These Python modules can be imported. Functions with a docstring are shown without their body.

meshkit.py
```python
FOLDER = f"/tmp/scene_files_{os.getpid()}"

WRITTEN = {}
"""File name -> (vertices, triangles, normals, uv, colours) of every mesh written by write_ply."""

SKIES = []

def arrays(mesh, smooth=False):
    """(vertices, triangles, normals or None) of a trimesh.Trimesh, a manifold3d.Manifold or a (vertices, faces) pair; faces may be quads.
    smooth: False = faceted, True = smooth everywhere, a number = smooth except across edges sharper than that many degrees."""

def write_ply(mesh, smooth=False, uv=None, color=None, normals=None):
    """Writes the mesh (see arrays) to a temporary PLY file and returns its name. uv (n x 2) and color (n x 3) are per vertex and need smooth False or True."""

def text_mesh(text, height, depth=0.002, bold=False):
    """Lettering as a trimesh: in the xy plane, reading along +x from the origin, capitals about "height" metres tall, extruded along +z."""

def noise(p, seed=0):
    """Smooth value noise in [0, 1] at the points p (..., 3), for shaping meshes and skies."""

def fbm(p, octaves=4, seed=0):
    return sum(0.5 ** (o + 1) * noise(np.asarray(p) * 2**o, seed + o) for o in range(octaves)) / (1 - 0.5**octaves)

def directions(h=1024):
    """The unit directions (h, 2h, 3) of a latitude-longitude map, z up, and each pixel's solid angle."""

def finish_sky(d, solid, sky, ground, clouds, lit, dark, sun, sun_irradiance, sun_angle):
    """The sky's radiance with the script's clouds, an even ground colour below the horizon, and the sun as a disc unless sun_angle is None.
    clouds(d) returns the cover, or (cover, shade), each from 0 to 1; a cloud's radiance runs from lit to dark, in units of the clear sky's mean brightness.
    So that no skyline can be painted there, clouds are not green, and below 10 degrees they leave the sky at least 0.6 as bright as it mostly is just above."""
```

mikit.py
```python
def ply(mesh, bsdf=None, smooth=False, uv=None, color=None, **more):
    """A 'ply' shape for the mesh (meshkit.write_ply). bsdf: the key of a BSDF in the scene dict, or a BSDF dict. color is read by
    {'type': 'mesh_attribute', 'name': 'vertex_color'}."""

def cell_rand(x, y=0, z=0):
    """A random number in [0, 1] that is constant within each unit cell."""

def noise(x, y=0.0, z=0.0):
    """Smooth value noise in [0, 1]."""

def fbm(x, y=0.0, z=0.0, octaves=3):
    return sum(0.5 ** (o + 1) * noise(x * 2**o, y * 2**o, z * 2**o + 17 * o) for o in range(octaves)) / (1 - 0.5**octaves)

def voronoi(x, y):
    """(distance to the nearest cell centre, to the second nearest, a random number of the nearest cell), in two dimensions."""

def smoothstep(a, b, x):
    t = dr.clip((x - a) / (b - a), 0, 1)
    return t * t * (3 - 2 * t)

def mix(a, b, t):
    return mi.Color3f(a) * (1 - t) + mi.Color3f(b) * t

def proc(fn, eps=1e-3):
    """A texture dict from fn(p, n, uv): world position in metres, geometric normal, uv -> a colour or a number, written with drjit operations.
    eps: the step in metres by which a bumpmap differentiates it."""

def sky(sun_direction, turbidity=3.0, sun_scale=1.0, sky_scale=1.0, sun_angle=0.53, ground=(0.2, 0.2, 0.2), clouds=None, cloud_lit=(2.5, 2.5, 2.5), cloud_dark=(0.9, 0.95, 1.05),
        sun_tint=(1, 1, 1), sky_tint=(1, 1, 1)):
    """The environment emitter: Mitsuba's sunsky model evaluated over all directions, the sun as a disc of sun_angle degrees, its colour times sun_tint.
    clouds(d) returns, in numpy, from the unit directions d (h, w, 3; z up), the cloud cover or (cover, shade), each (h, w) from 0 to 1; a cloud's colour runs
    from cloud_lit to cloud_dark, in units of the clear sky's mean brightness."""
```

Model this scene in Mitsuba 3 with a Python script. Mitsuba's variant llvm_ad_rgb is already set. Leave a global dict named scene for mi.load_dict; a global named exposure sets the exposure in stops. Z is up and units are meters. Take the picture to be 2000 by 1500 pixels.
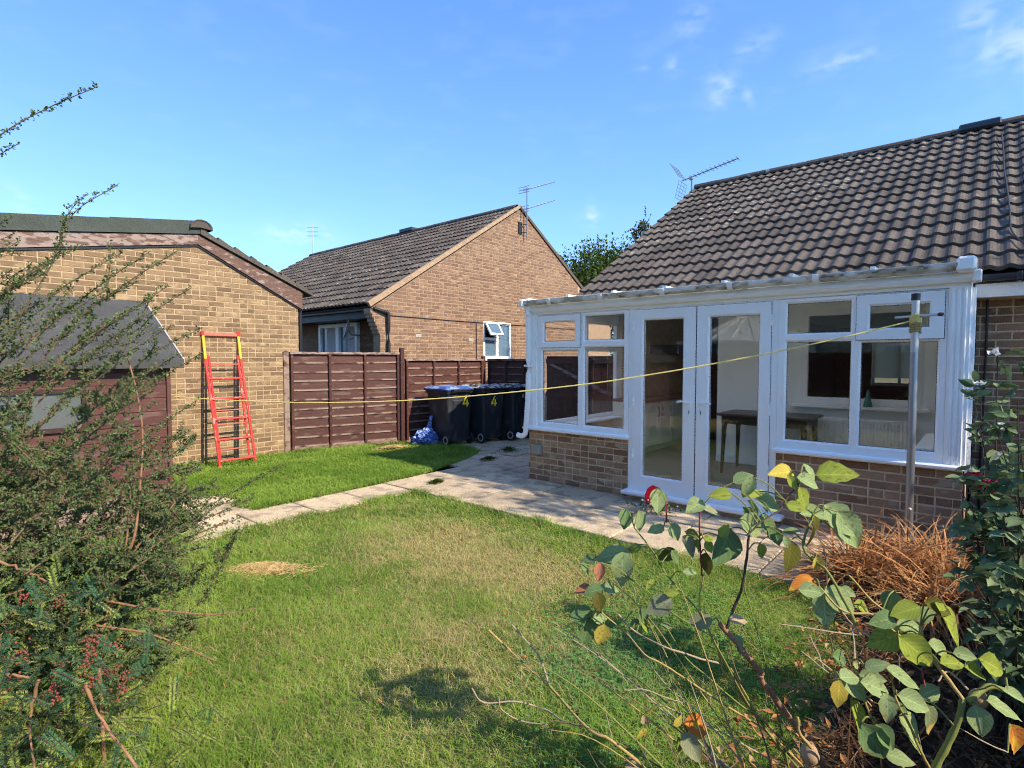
import math, random
import numpy as np
import trimesh
import mitsuba as mi
import drjit as dr
from shapely.geometry import Polygon, box as sbox, LineString, Point
from shapely import affinity
import shapely
import meshkit, mikit
from mikit import proc, noise, fbm, smoothstep, mix, cell_rand

T = mi.ScalarTransform4f
scene, labels = {}, {}

# ------------------------------------------------------------------ camera, sky, exposure
# x runs along the back of the bungalow, y into it, z up; the origin is the left foot of the sun room
CAM = np.array([4.451, -5.491, 1.55])
FWD = np.array([-0.653, 0.756, -0.0456])
scene['camera'] = {'type': 'perspective', 'fov': 85.86, 'fov_axis': 'x', 'near_clip': 0.05, 'far_clip': 2000.0,
                   'to_world': T().look_at(CAM.tolist(), (CAM + FWD).tolist(), [0, 0, 1])}
SUN = np.array([0.795, 0.075, 0.60])


def wisps(d):
    """Thin streaks of high cloud: soft strokes across the sky broken up by noise."""
    cover = np.zeros(d.shape[:2])
    az = np.degrees(np.arctan2(d[..., 1], d[..., 0]))
    el = np.degrees(np.arcsin(np.clip(d[..., 2], -1, 1)))
    n = meshkit.fbm(np.stack([az * .35, el * .9, az * 0], -1), 5, 3)
    n2 = meshkit.fbm(np.stack([az * .9 + el * .5 + 9, el * 2.2 - az * .35, az * 0], -1), 5, 8)
    for a0, e0, a1, e1, w, s in CLOUD_STROKES:
        t = np.clip(((az - a0) * (a1 - a0) + (el - e0) * (e1 - e0)) / ((a1 - a0) ** 2 + (e1 - e0) ** 2), 0, 1)
        dist = np.hypot(az - a0 - t * (a1 - a0), el - e0 - t * (e1 - e0))
        taper = np.sin(np.pi * np.clip(t * .9 + .05, 0, 1)) ** .8
        cover = np.maximum(cover, s * .50 * taper * np.exp(-np.abs(dist / (1.15 * w)) ** 1.3) * np.clip(n2 * 2.4 - .55, 0, 1.1))
    veil = np.clip(n * 1.9 - .95, 0, 1) * .05 * np.clip((el - 6) / 20, 0, 1)
    return np.clip(cover + veil, 0, .8), np.zeros_like(cover)


CLOUD_STROKES = [(114.7, 28.7, 111.7, 30.3, .9, .35), (117.8, 27.2, 117.7, 26.3, .54, .3), (115.4, 25.7, 114.6, 27.2, .63, .35), (111.1, 23.0, 109.5, 25.0, .72, .75),
                 (112.0, 25.1, 109.4, 25.0, .72, .35), (108.6, 23.0, 107.7, 23.5, .63, .35), (109.6, 26.5, 105.6, 27.3, .63, .3), (103.9, 24.2, 97.5, 24.6, .5, .42),
                 (92.7, 24.8, 90.2, 25.2, .72, .55), (90.9, 23.9, 90.4, 23.8, .45, .5), (91.6, 22.4, 86.4, 22.5, 1.15, .6), (90.1, 22.4, 86.4, 21.5, 1.05, .5),
                 (123.3, 14.2, 122.0, 14.3, .63, .6), (155.5, 11.6, 148.0, 12.0, .72, .5), (151.0, 11.7, 148.2, 11.9, .54, .4), (172.8, 11.6, 171.6, 12.4, .9, .35), (88.9, 20.4, 84, 20.6, .54, .3)]
scene['sky'] = mikit.sky(SUN.tolist(), turbidity=2.6, sun_scale=.68, sky_scale=1.22, clouds=wisps, cloud_lit=(1.9, 2.0, 2.2), sun_tint=(.94, 1.0, 1.09), sky_tint=(0.65, 0.80, 1.04), ground=(.13, .13, .09))
exposure = 3.0

# ------------------------------------------------------------------ helpers
R = random.Random(11)
NR = np.random.default_rng(11)
used = {}


def numbered(key):
    n = used.get(key, -1) + 1
    used[key] = n
    return key if n == 0 else '%s_%03d' % (key, n)


def thing(name, label, cat, group=None):
    key = numbered(name)
    labels[key] = {'label': label, 'category': cat}
    if group:
        labels[key]['group'] = group
    return key


def put(name, mesh, bsdf, parent=None, smooth=False, uv=None, kind=None, label=None):
    key = numbered((parent + '__' if parent else '') + name)
    scene[key] = mikit.ply(mesh, bsdf, smooth=smooth, uv=uv)
    if kind or label:
        labels[key] = {}
        if kind:
            labels[key]['kind'] = kind
        if label:
            labels[key]['label'] = label
    return key


def copy_of(name, base, parent, M):
    key = numbered(parent + '__' + name)
    scene[key] = {**base, 'to_world': T(M)}
    return key


def frame(o, ex, ey, ez):
    M = np.eye(4)
    M[:3, 0], M[:3, 1], M[:3, 2], M[:3, 3] = ex, ey, ez, o
    return M


def cat(ms):
    return trimesh.util.concatenate(ms)


def bx(x0, x1, y0, y1, z0, z1, b=0.0):
    """A box, its edges chamfered by b."""
    if b <= 0:
        m = trimesh.creation.box((x1 - x0, y1 - y0, z1 - z0))
        m.apply_translation(((x0 + x1) / 2, (y0 + y1) / 2, (z0 + z1) / 2))
        return m
    h = np.array([x1 - x0, y1 - y0, z1 - z0]) / 2
    b = min(b, *(h * .9))
    v = []
    for s in np.ndindex(2, 2, 2):
        sg = np.array(s) * 2 - 1
        for k in range(3):
            q = h.copy() - b
            q[k] = h[k]
            v.append(q * sg)
    m = trimesh.convex.convex_hull(np.array(v))
    m.apply_translation(((x0 + x1) / 2, (y0 + y1) / 2, (z0 + z1) / 2))
    return m


def move(m, M):
    m = m.copy()
    m.apply_transform(M)
    return m


def rotz(a, x=0, y=0, z=0):
    M = trimesh.transformations.rotation_matrix(a, [0, 0, 1])
    M[:3, 3] = (x, y, z)
    return M


def tube(pts, r, sides=6, cap=True):
    p = np.asarray(pts, float)
    r = np.broadcast_to(r, (len(p),)).astype(float)
    t = np.gradient(p, axis=0)
    t /= np.linalg.norm(t, axis=1, keepdims=True) + 1e-12
    ref = np.array([0, 0, 1.0]) if abs(t[:, 2]).mean() < .85 else np.array([1.0, 0, 0])
    a = np.cross(t, ref)
    a /= np.linalg.norm(a, axis=1, keepdims=True) + 1e-12
    b = np.cross(t, a)
    g = np.arange(sides) * 2 * np.pi / sides
    v = (p[:, None] + r[:, None, None] * (np.cos(g)[None, :, None] * a[:, None] + np.sin(g)[None, :, None] * b[:, None])).reshape(-1, 3)
    i, j = np.meshgrid(np.arange(len(p) - 1), np.arange(sides), indexing='ij')
    q = np.stack([i * sides + j, i * sides + (j + 1) % sides, (i + 1) * sides + (j + 1) % sides, (i + 1) * sides + j], -1).reshape(-1, 4)
    f = np.vstack([q[:, [0, 2, 1]], q[:, [0, 3, 2]]])
    if cap:
        n = len(v)
        v = np.vstack([v, p[0], p[-1]])
        k = np.arange(sides)
        e = (len(p) - 1) * sides
        f = np.vstack([f, np.stack([k, (k + 1) % sides, k * 0 + n], 1), np.stack([e + (k + 1) % sides, e + k, k * 0 + n + 1], 1)])
    return trimesh.Trimesh(v, f, process=False)


def smooth_path(pts, n=6):
    """Catmull-Rom through the points."""
    p = np.asarray(pts, float)
    p = np.vstack([2 * p[0] - p[1], p, 2 * p[-1] - p[-2]])
    out = []
    for i in range(1, len(p) - 2):
        t = np.linspace(0, 1, n, endpoint=False)[:, None]
        a, b, c, d = p[i - 1], p[i], p[i + 1], p[i + 2]
        out.append(.5 * (2 * b + (c - a) * t + (2 * a - 5 * b + 4 * c - d) * t * t + (3 * b - a - 3 * c + d) * t ** 3))
    return np.vstack(out + [p[-2][None]])


def extrude(poly, d, M=None):
    """shapely polygon(s) extruded by d along local z, then placed."""
    ms = [trimesh.creation.extrude_polygon(g, d, engine='earcut') for g in getattr(poly, 'geoms', [poly]) if g.area > 1e-7]
    m = cat(ms)
    if M is not None:
        m.apply_transform(M)
    return m


def ring(x0, x1, z0, z1, w, wb=None):
    """A rectangular frame in (x, z) with bars w wide."""
    return sbox(x0, z0, x1, z1).difference(sbox(x0 + w, z0 + (wb or w), x1 - w, z1 - w))


def const_uv(m, u, v):
    return np.tile([[u, v]], (len(m.vertices), 1))


XZ = lambda y: frame((0, y, 0), (1, 0, 0), (0, 0, 1), (0, -1, 0))      # local (a, b, depth) -> x, z, towards -y
YZ = lambda x: frame((x, 0, 0), (0, 1, 0), (0, 0, 1), (1, 0, 0))       # local (a, b, depth) -> y, z, towards +x


def rnd(a=0.0, b=1.0):
    return R.uniform(a, b)


# ------------------------------------------------------------------ materials
def plain(key, c, rough=.6, spec=.4, **k):
    scene[key] = {'type': 'twosided', 'bsdf': {'type': 'principled', 'base_color': {'type': 'rgb', 'value': list(c)}, 'roughness': rough, 'specular': spec, **k}}


def pmat(key, fn, rough=.8, spec=.3, bump=None, scale=.002):
    b = {'type': 'principled', 'base_color': proc(fn), 'roughness': rough, 'specular': spec}
    if bump:
        b = {'type': 'bumpmap', 'arbitrary': proc(bump), 'scale': scale, 'bsdf': b}
    scene[key] = {'type': 'twosided', 'bsdf': b}


def brick_fn(dark, light, smear, amount):
    def fn(p, n, uv):
        tone = uv.x
        c = mix(dark, light, dr.clip(tone * .9 + .35 * (fbm(p.x * 22, p.y * 22, p.z * 30) - .5), 0, 1))
        speck = noise(p.x * 150, p.y * 150, p.z * 150)
        c = c * (.8 + .4 * speck)
        s = smoothstep(.55, .75, fbm(p.x * 9 + 5, p.y * 9, p.z * 14)) * amount * (.4 + uv.y)
        return mix(c, smear, dr.clip(s, 0, .85))
    return fn


def mortar_fn(c):
    def fn(p, n, uv):
        return mi.Color3f(c) * (.72 + .5 * fbm(p.x * 14, p.y * 14, p.z * 14))
    return fn


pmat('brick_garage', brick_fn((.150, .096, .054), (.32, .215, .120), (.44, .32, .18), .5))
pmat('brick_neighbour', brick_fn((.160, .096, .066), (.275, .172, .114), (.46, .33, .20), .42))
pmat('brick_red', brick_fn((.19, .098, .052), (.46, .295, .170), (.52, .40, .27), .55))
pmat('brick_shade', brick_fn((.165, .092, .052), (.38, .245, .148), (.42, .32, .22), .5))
pmat('mortar_buff', mortar_fn((.42, .31, .19)))
pmat('mortar_brown', mortar_fn((.37, .26, .165)))
pmat('mortar_grey', mortar_fn((.56, .44, .285)))


def tile_fn(p, n, uv):
    c = mix((.058, .049, .042), (.130, .110, .092), dr.clip(uv.x * .75 + .5 * (fbm(p.x * 5, p.y * 5, p.z * 5) - .3), 0, 1))
    c = c * (.75 + .5 * noise(p.x * 60, p.y * 60, p.z * 60))
    lich = smoothstep(.63, .74, fbm(p.x * 13 + 3, p.y * 13, p.z * 13)) * smoothstep(.45, .7, noise(p.x * .8, p.y * .8, p.z * .8 + 4))
    return mix(c, (.33, .31, .26), lich * .7)


pmat('roof_tile', tile_fn, rough=.75)


def slab_fn(p, n, uv):
    c = mix((.35, .28, .19), (.53, .42, .28), dr.clip(uv.x * .8 + .8 * (fbm(p.x * 3.2, p.y * 3.2, p.z) - .4), 0, 1))
    dirt = smoothstep(.5, .72, fbm(p.x * 7 + 4, p.y * 7, p.z))
    c = mix(c, (.125, .108, .085), dirt * .5)
    return c * (.78 + .44 * noise(p.x * 120, p.y * 120, 0))


pmat('slab', slab_fn, rough=.85, bump=lambda p, n, uv: fbm(p.x * 40, p.y * 40, p.z * 40), scale=.004)


def earth_fn(p, n, uv):
    c = mix((.040, .028, .019), (.10, .075, .045), fbm(p.x * 9, p.y * 9, 0))
    return mix(c, (.10, .13, .035), smoothstep(.4, .65, fbm(p.x * 1.1, p.y * 1.1, 3)) * .5)


pmat('earth', earth_fn, rough=.95, spec=.1)


def lawn_fn(p, n, uv):
    return mix((.13, .15, .04), (.34, .28, .12), fbm(p.x * 12, p.y * 12, 0))


pmat('thatch', lawn_fn, rough=.95, spec=.1)


def straw_amount(p):
    """How far the turf has gone to straw, a wide dry patch in the middle of the lawn."""
    a = fbm(p.x * 1.3, p.y * 1.3, 7.0)
    b = fbm(p.x * 5.5 + 3, p.y * 5.5, 2.0)
    d1 = dr.sqrt(dr.square((p.x - 1.35) / 1.5) + dr.square((p.y + 2.45) / 1.05))
    d2 = dr.sqrt(dr.square((p.x - 2.45) / .8) + dr.square((p.y + 3.35) / .9))
    m = dr.maximum(smoothstep(1.15, .2, d1), smoothstep(1.1, .2, d2) * .75)
    left = smoothstep(-.6, -1.0, p.x)
    return dr.clip((m * .62 + .30) * (.45 + 1.1 * a) + .75 * (b - .5) * (m + .35), 0, 1) * (1 - left * .85)


def grass_fn(p, n, uv):
    s = straw_amount(p)
    dry = smoothstep(.0, .30, s * 1.05 - uv.x)
    lush = smoothstep(.35, .65, fbm(p.x * 2.1 + 8, p.y * 2.1, 1.0))
    g = mix((.165, .300, .045), (.315, .460, .085), dr.clip(lush * .6 + .5 * cell_rand(uv.x * 977) - .05, 0, 1))
    blue = smoothstep(1.0, .3, dr.sqrt(dr.square((p.x - 2.95) / .55) + dr.square((p.y + 3.05) / .45)))
    g = mix(g, (.12, .29, .10), blue * .8)
    d = mix((.46, .39, .16), (.68, .58, .30), cell_rand(uv.x * 613))
    c = mix(g, d, dry)
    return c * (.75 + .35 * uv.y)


scene['grass_blade'] = {'type': 'principledthin', 'base_color': proc(grass_fn), 'roughness': .6, 'diff_trans': .8, 'spec_trans': 0.0}


def wood_fn(dark, light, worn, amount):
    def fn(p, n, uv):
        g = fbm(p.x * 4 + uv.x * 31, p.y * 4, p.z * 70)
        c = mix(dark, light, dr.clip(g * .9 + .35 * (uv.x - .5), 0, 1))
        edge = smoothstep(.78, .97, uv.y) * smoothstep(.26, .55, fbm(p.x * 7, p.y * 7, p.z * 9 + uv.x * 5))
        w = smoothstep(.60, .74, fbm(p.x * 5 + 2, p.y * 5, p.z * 14 + 6 * uv.x)) * .22
        return mix(c, worn, dr.clip(dr.maximum(edge, w) * amount, 0, 1))
    return fn


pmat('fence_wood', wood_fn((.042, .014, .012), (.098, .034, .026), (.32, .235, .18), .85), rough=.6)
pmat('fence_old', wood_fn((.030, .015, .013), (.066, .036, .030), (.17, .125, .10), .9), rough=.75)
pmat('shed_wood', wood_fn((.062, .024, .021), (.118, .048, .040), (.32, .235, .20), .8), rough=.6)


def barge_fn(p, n, uv):
    w = smoothstep(.50, .68, fbm(p.x * 13, p.y * 13, p.z * 24 + 2) + .18 * (uv.y - .5) + .08 * uv.x)
    c = mix((.100, .056, .044), (.165, .098, .076), fbm(p.y * 6, p.z * 60, 1.0))
    return mix(c, (.40, .33, .29), w * .55)


pmat('barge_paint', barge_fn, rough=.75)


def felt_fn(c, d):
    def fn(p, n, uv):
        k = fbm(p.x * 6, p.y * 6, p.z * 6)
        return mix(c, d, k) * (.65 + .7 * noise(p.x * 260, p.y * 260, p.z * 260))
    return fn


pmat('green_felt', felt_fn((.045, .056, .050), (.075, .088, .078)), rough=.9)
pmat('shed_felt', felt_fn((.040, .040, .039), (.085, .084, .080)), rough=.8)


def upvc_fn(p, n, uv):
    d = smoothstep(.45, .8, fbm(p.x * 1.5, p.y * 1.5, p.z * .8)) * .10
    return mix((.84, .83, .80), (.62, .58, .50), d)


pmat('upvc', upvc_fn, rough=.28, spec=.5)


def gutter_fn(p, n, uv):
    d = smoothstep(.36, .62, fbm(p.x * 7, p.y * 9, p.z * 16))
    s = smoothstep(.55, .7, fbm(p.x * 30, p.y * 30, p.z * 40))
    return mix(mix((.70, .68, .62), (.40, .36, .28), d), (.10, .09, .07), s * d * .8)


pmat('dirty_gutter', gutter_fn, rough=.6)
plain('gasket', (.12, .12, .12), .6)
plain('black_plastic', (.018, .018, .020), .42)
plain('fascia_black', (.012, .013, .018), .4)
plain('dark_gutter', (.035, .042, .055), .35)
plain('cable', (.03, .03, .032), .5)


def bin_fn(p, n, uv):
    s = smoothstep(.52, .75, fbm(p.x * 8, p.y * 8, p.z * 3))
    return mix((.022, .026, .032), (.07, .072, .066), s * .6)


pmat('bin_plastic', bin_fn, rough=.5, spec=.4)


def lid_fn(p, n, uv):
    s = smoothstep(.46, .60, fbm(p.x * 9, p.y * 9, p.z * 9)) * smoothstep(.5, .9, n.z)
    return mix((.030, .085, .27), (.32, .40, .55), s * .7)


pmat('lid_blue', lid_fn, rough=.45)


def lid2_fn(p, n, uv):
    s = smoothstep(.44, .56, fbm(p.x * 14, p.y * 14, p.z * 14)) * smoothstep(.3, .9, n.z)
    return mix((.020, .022, .026), (.42, .42, .40), s)


pmat('lid_grimy', lid2_fn, rough=.6)
plain('sticker_yellow', (.88, .70, .03), .5)
plain('sticker_red', (.42, .02, .04), .5)
plain('sticker_white', (.75, .72, .70), .5)


def tarp_fn(p, n, uv):
    s = smoothstep(.50, .58, noise(p.x * 45, p.y * 45, p.z * 45))
    return mix((.035, .085, .33), (.28, .40, .68), s * .75)


pmat('tarp', tarp_fn, rough=.4, spec=.5)
pmat('red_paint', lambda p, n, uv: mix(mix((.56, .035, .030), (.42, .05, .04), fbm(p.x * 8, p.y * 8, p.z * 8)), (.40, .30, .24), smoothstep(.62, .72, fbm(p.x * 28, p.y * 28, p.z * 12)) * .7), rough=.45)
plain('yellow_paint', (.75, .50, .03), .4, .5)
plain('red_worn', (.52, .14, .10), .7)
plain('steel', (.30, .31, .32), .42, .5, metallic=.75)
plain('steel_pale', (.52, .52, .50), .45, .5, metallic=.4)
plain('aluminium', (.35, .36, .38), .4, .5, metallic=.8)
plain('rope_yellow', (.66, .53, .17), .7)
plain('vent_grey', (.26, .27, .23), .6)
plain('inside_wall', (.76, .78, .70), .85)
plain('inside_floor', (.15, .14, .125), .5)
plain('cabinet_cream', (.66, .64, .50), .45)
plain('worktop', (.20, .13, .08), .4)
plain('dark_wood', (.020, .013, .012), .35)
plain('table_top', (.055, .040, .034), .35)
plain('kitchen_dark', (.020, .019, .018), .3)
plain('handle_dark', (.05, .05, .05), .3, metallic=.8)
plain('radiator_white', (.70, .68, .60), .4)
plain('curtain', (.50, .50, .48), .9)
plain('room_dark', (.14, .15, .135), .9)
plain('bottle_green', (.02, .16, .10), .2)
plain('white_soft', (.75, .74, .70), .6)
plain('render_cream', (.62, .53, .36), .9)
plain('shed_pane', (.10, .11, .11), .25, .5)
plain('blue_pane', (.10, .16, .22), .1, .6)
scene['pane_glass'] = {'type': 'thindielectric', 'int_ior': 1.52, 'ext_ior': 1.0}
plain('polycarbonate', (.5, .58, .62), .3)
scene['clear_roofing'] = {'type': 'principledthin', 'base_color': {'type': 'rgb', 'value': [.82, .84, .84]}, 'roughness': .4, 'diff_trans': 1.5, 'spec_trans': 0.0}
plain('verge_dark', (.10, .075, .06), .8)
plain('silver_trim', (.36, .34, .31), .6)


# plants
def bark_fn(p, n, uv):
    return mix(mix((.17, .082, .048), (.38, .21, .12), fbm(p.x * 30, p.y * 30, p.z * 12)), (.05, .04, .03), smoothstep(.6, .8, fbm(p.x * 9, p.y * 9, p.z * 9)) * .6)


pmat('bark_pink', bark_fn, rough=.85)
plain('twig_pale', (.36, .28, .19), .8)
plain('twig_green', (.17, .19, .045), .7)
plain('twig_ochre', (.34, .25, .085), .7)
plain('twig_brown', (.165, .108, .065), .8)
plain('twig_dark', (.060, .042, .030), .7)
plain('twig_red', (.24, .03, .025), .7)
plain('trunk', (.075, .058, .042), .9)


def thin(key, fn, trans=.45, rough=.45):
    scene[key] = {'type': 'principledthin', 'base_color': proc(fn) if callable(fn) else {'type': 'rgb', 'value': list(fn)}, 'roughness': rough, 'diff_trans': trans, 'spec_trans': 0.0}


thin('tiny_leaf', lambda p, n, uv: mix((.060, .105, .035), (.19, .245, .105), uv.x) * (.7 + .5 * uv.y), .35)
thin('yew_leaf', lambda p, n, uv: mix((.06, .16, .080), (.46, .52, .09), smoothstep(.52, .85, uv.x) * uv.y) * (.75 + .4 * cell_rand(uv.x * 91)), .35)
thin('tree_leaf', lambda p, n, uv: mix((.030, .062, .014), (.125, .165, .035), uv.x) * (.75 + .5 * uv.y), .5)
thin('olive_leaf', lambda p, n, uv: mix((.040, .055, .020), (.16, .14, .05), uv.x) * (.75 + .5 * uv.y), .5)
thin('dead_blade', lambda p, n, uv: mix(mix((.22, .085, .034), (.60, .31, .13), uv.x), (.46, .34, .17), smoothstep(.75, 1.0, cell_rand(uv.x * 531))) * (.65 + .5 * uv.y), .35, .6)
thin('dead_dark', lambda p, n, uv: mix((.050, .028, .018), (.20, .115, .06), uv.x) * (.6 + .5 * uv.y), .3, .7)
thin('clover_leaf', lambda p, n, uv: mix((.09, .22, .06), (.17, .34, .10), uv.x), .45)
thin('straw_blade', lambda p, n, uv: mix((.48, .35, .15), (.76, .60, .33), uv.x), .4, .7)
TONES = [(.24, .31, .135), (.13, .205, .085), (.25, .27, .16), (.24, .29, .05), (.10, .095, .020), (.50, .40, .08), (.46, .17, .04), (.42, .17, .10), (.46, .34, .21), (.16, .19, .09)]


def broad_fn(p, n, uv):
    tone = dr.floor(uv.x)
    a = uv.x - tone
    c = mi.Color3f(TONES[0])
    for i, t in enumerate(TONES[1:], 1):
        c = dr.select(dr.abs(tone - i) < .3, mi.Color3f(t), c)
    mid = smoothstep(.035, .0, dr.abs(a - .47))
    vein = smoothstep(.78, 1.0, dr.abs(dr.sin((uv.y * 7.0 - dr.abs(a - .47) * 5.5) * 3.1416)))
    k = fbm(p.x * 28, p.y * 28, p.z * 28)
    c = c * (.72 + .55 * k)
    c = mix(c, c * 1.5 + mi.Color3f(.03, .035, .012), dr.clip(mid * .75 + vein * .34, 0, 1))
    rim = smoothstep(.40, .47, dr.abs(a - .47)) * smoothstep(.45, .65, fbm(p.x * 12 + 4, p.y * 12, p.z * 12))
    c = mix(c, (.27, .20, .09), rim * .55)
    spot = smoothstep(.70, .76, noise(p.x * 130, p.y * 130, p.z * 130)) * smoothstep(.45, .6, noise(p.x * 20, p.y * 20, p.z * 20 + 3))
    c = mix(c, (.13, .10, .05), spot * .6)
    hot = smoothstep(.55, .72, k) * dr.select(dr.abs(tone - 6) < .3, 1.0, 0.0)
    c = mix(c, (.55, .40, .04), hot)
    blot = smoothstep(.60, .75, fbm(p.x * 16 + 9, p.y * 16, p.z * 16)) * smoothstep(.55, .95, uv.y)
    c = mix(c, (.30, .20, .07), blot * .6)
    tip = smoothstep(.62, .8, uv.y + .25 * (k - .5)) * dr.select(dr.abs(tone - 9) < .3, 1.0, 0.0)
    return mix(c, (.48, .33, .10), tip)


thin('broad_leaf', broad_fn, .45, .6)
thin('rose_leaf', lambda p, n, uv: mix((.085, .150, .070), (.24, .30, .16), uv.x) * (.72 + .4 * uv.y), .3, .35)
thin('petal_pink', (.42, .025, .10), .4)
thin('petal_white', (.75, .73, .68), .4)
thin('petal_red', (.42, .015, .03), .4)
scene['blind_cloth'] = {'type': 'principledthin', 'base_color': {'type': 'rgb', 'value': [.62, .56, .36]}, 'roughness': .8, 'diff_trans': .5, 'spec_trans': 0.0}
plain('berry', (.21, .055, .038), .6)
plain('bud_tan', (.36, .24, .14), .8)
plain('weed_green', (.07, .12, .03), .8)


# ------------------------------------------------------------------ bricks
def brick_mesh(w, h, d, c=.004):
    v = np.array([[-w / 2, -h / 2, 0], [w / 2, -h / 2, 0], [w / 2, h / 2, 0], [-w / 2, h / 2, 0]])
    f0 = v + [0, 0, d - c]
    f1 = v * [(w - 2 * c) / w, (h - 2 * c) / h, 1] + [0, 0, d]
    V = np.vstack([v, f0, f1])
    F = []
    for a, b in ((0, 4), (4, 8)):
        for i in range(4):
            j = (i + 1) % 4
            F += [[a + i, a + j, b + j], [a + i, b + j, b + i]]
    F += [[8, 9, 10], [8, 10, 11]]
    return trimesh.Trimesh(V, F, process=False)


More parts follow.
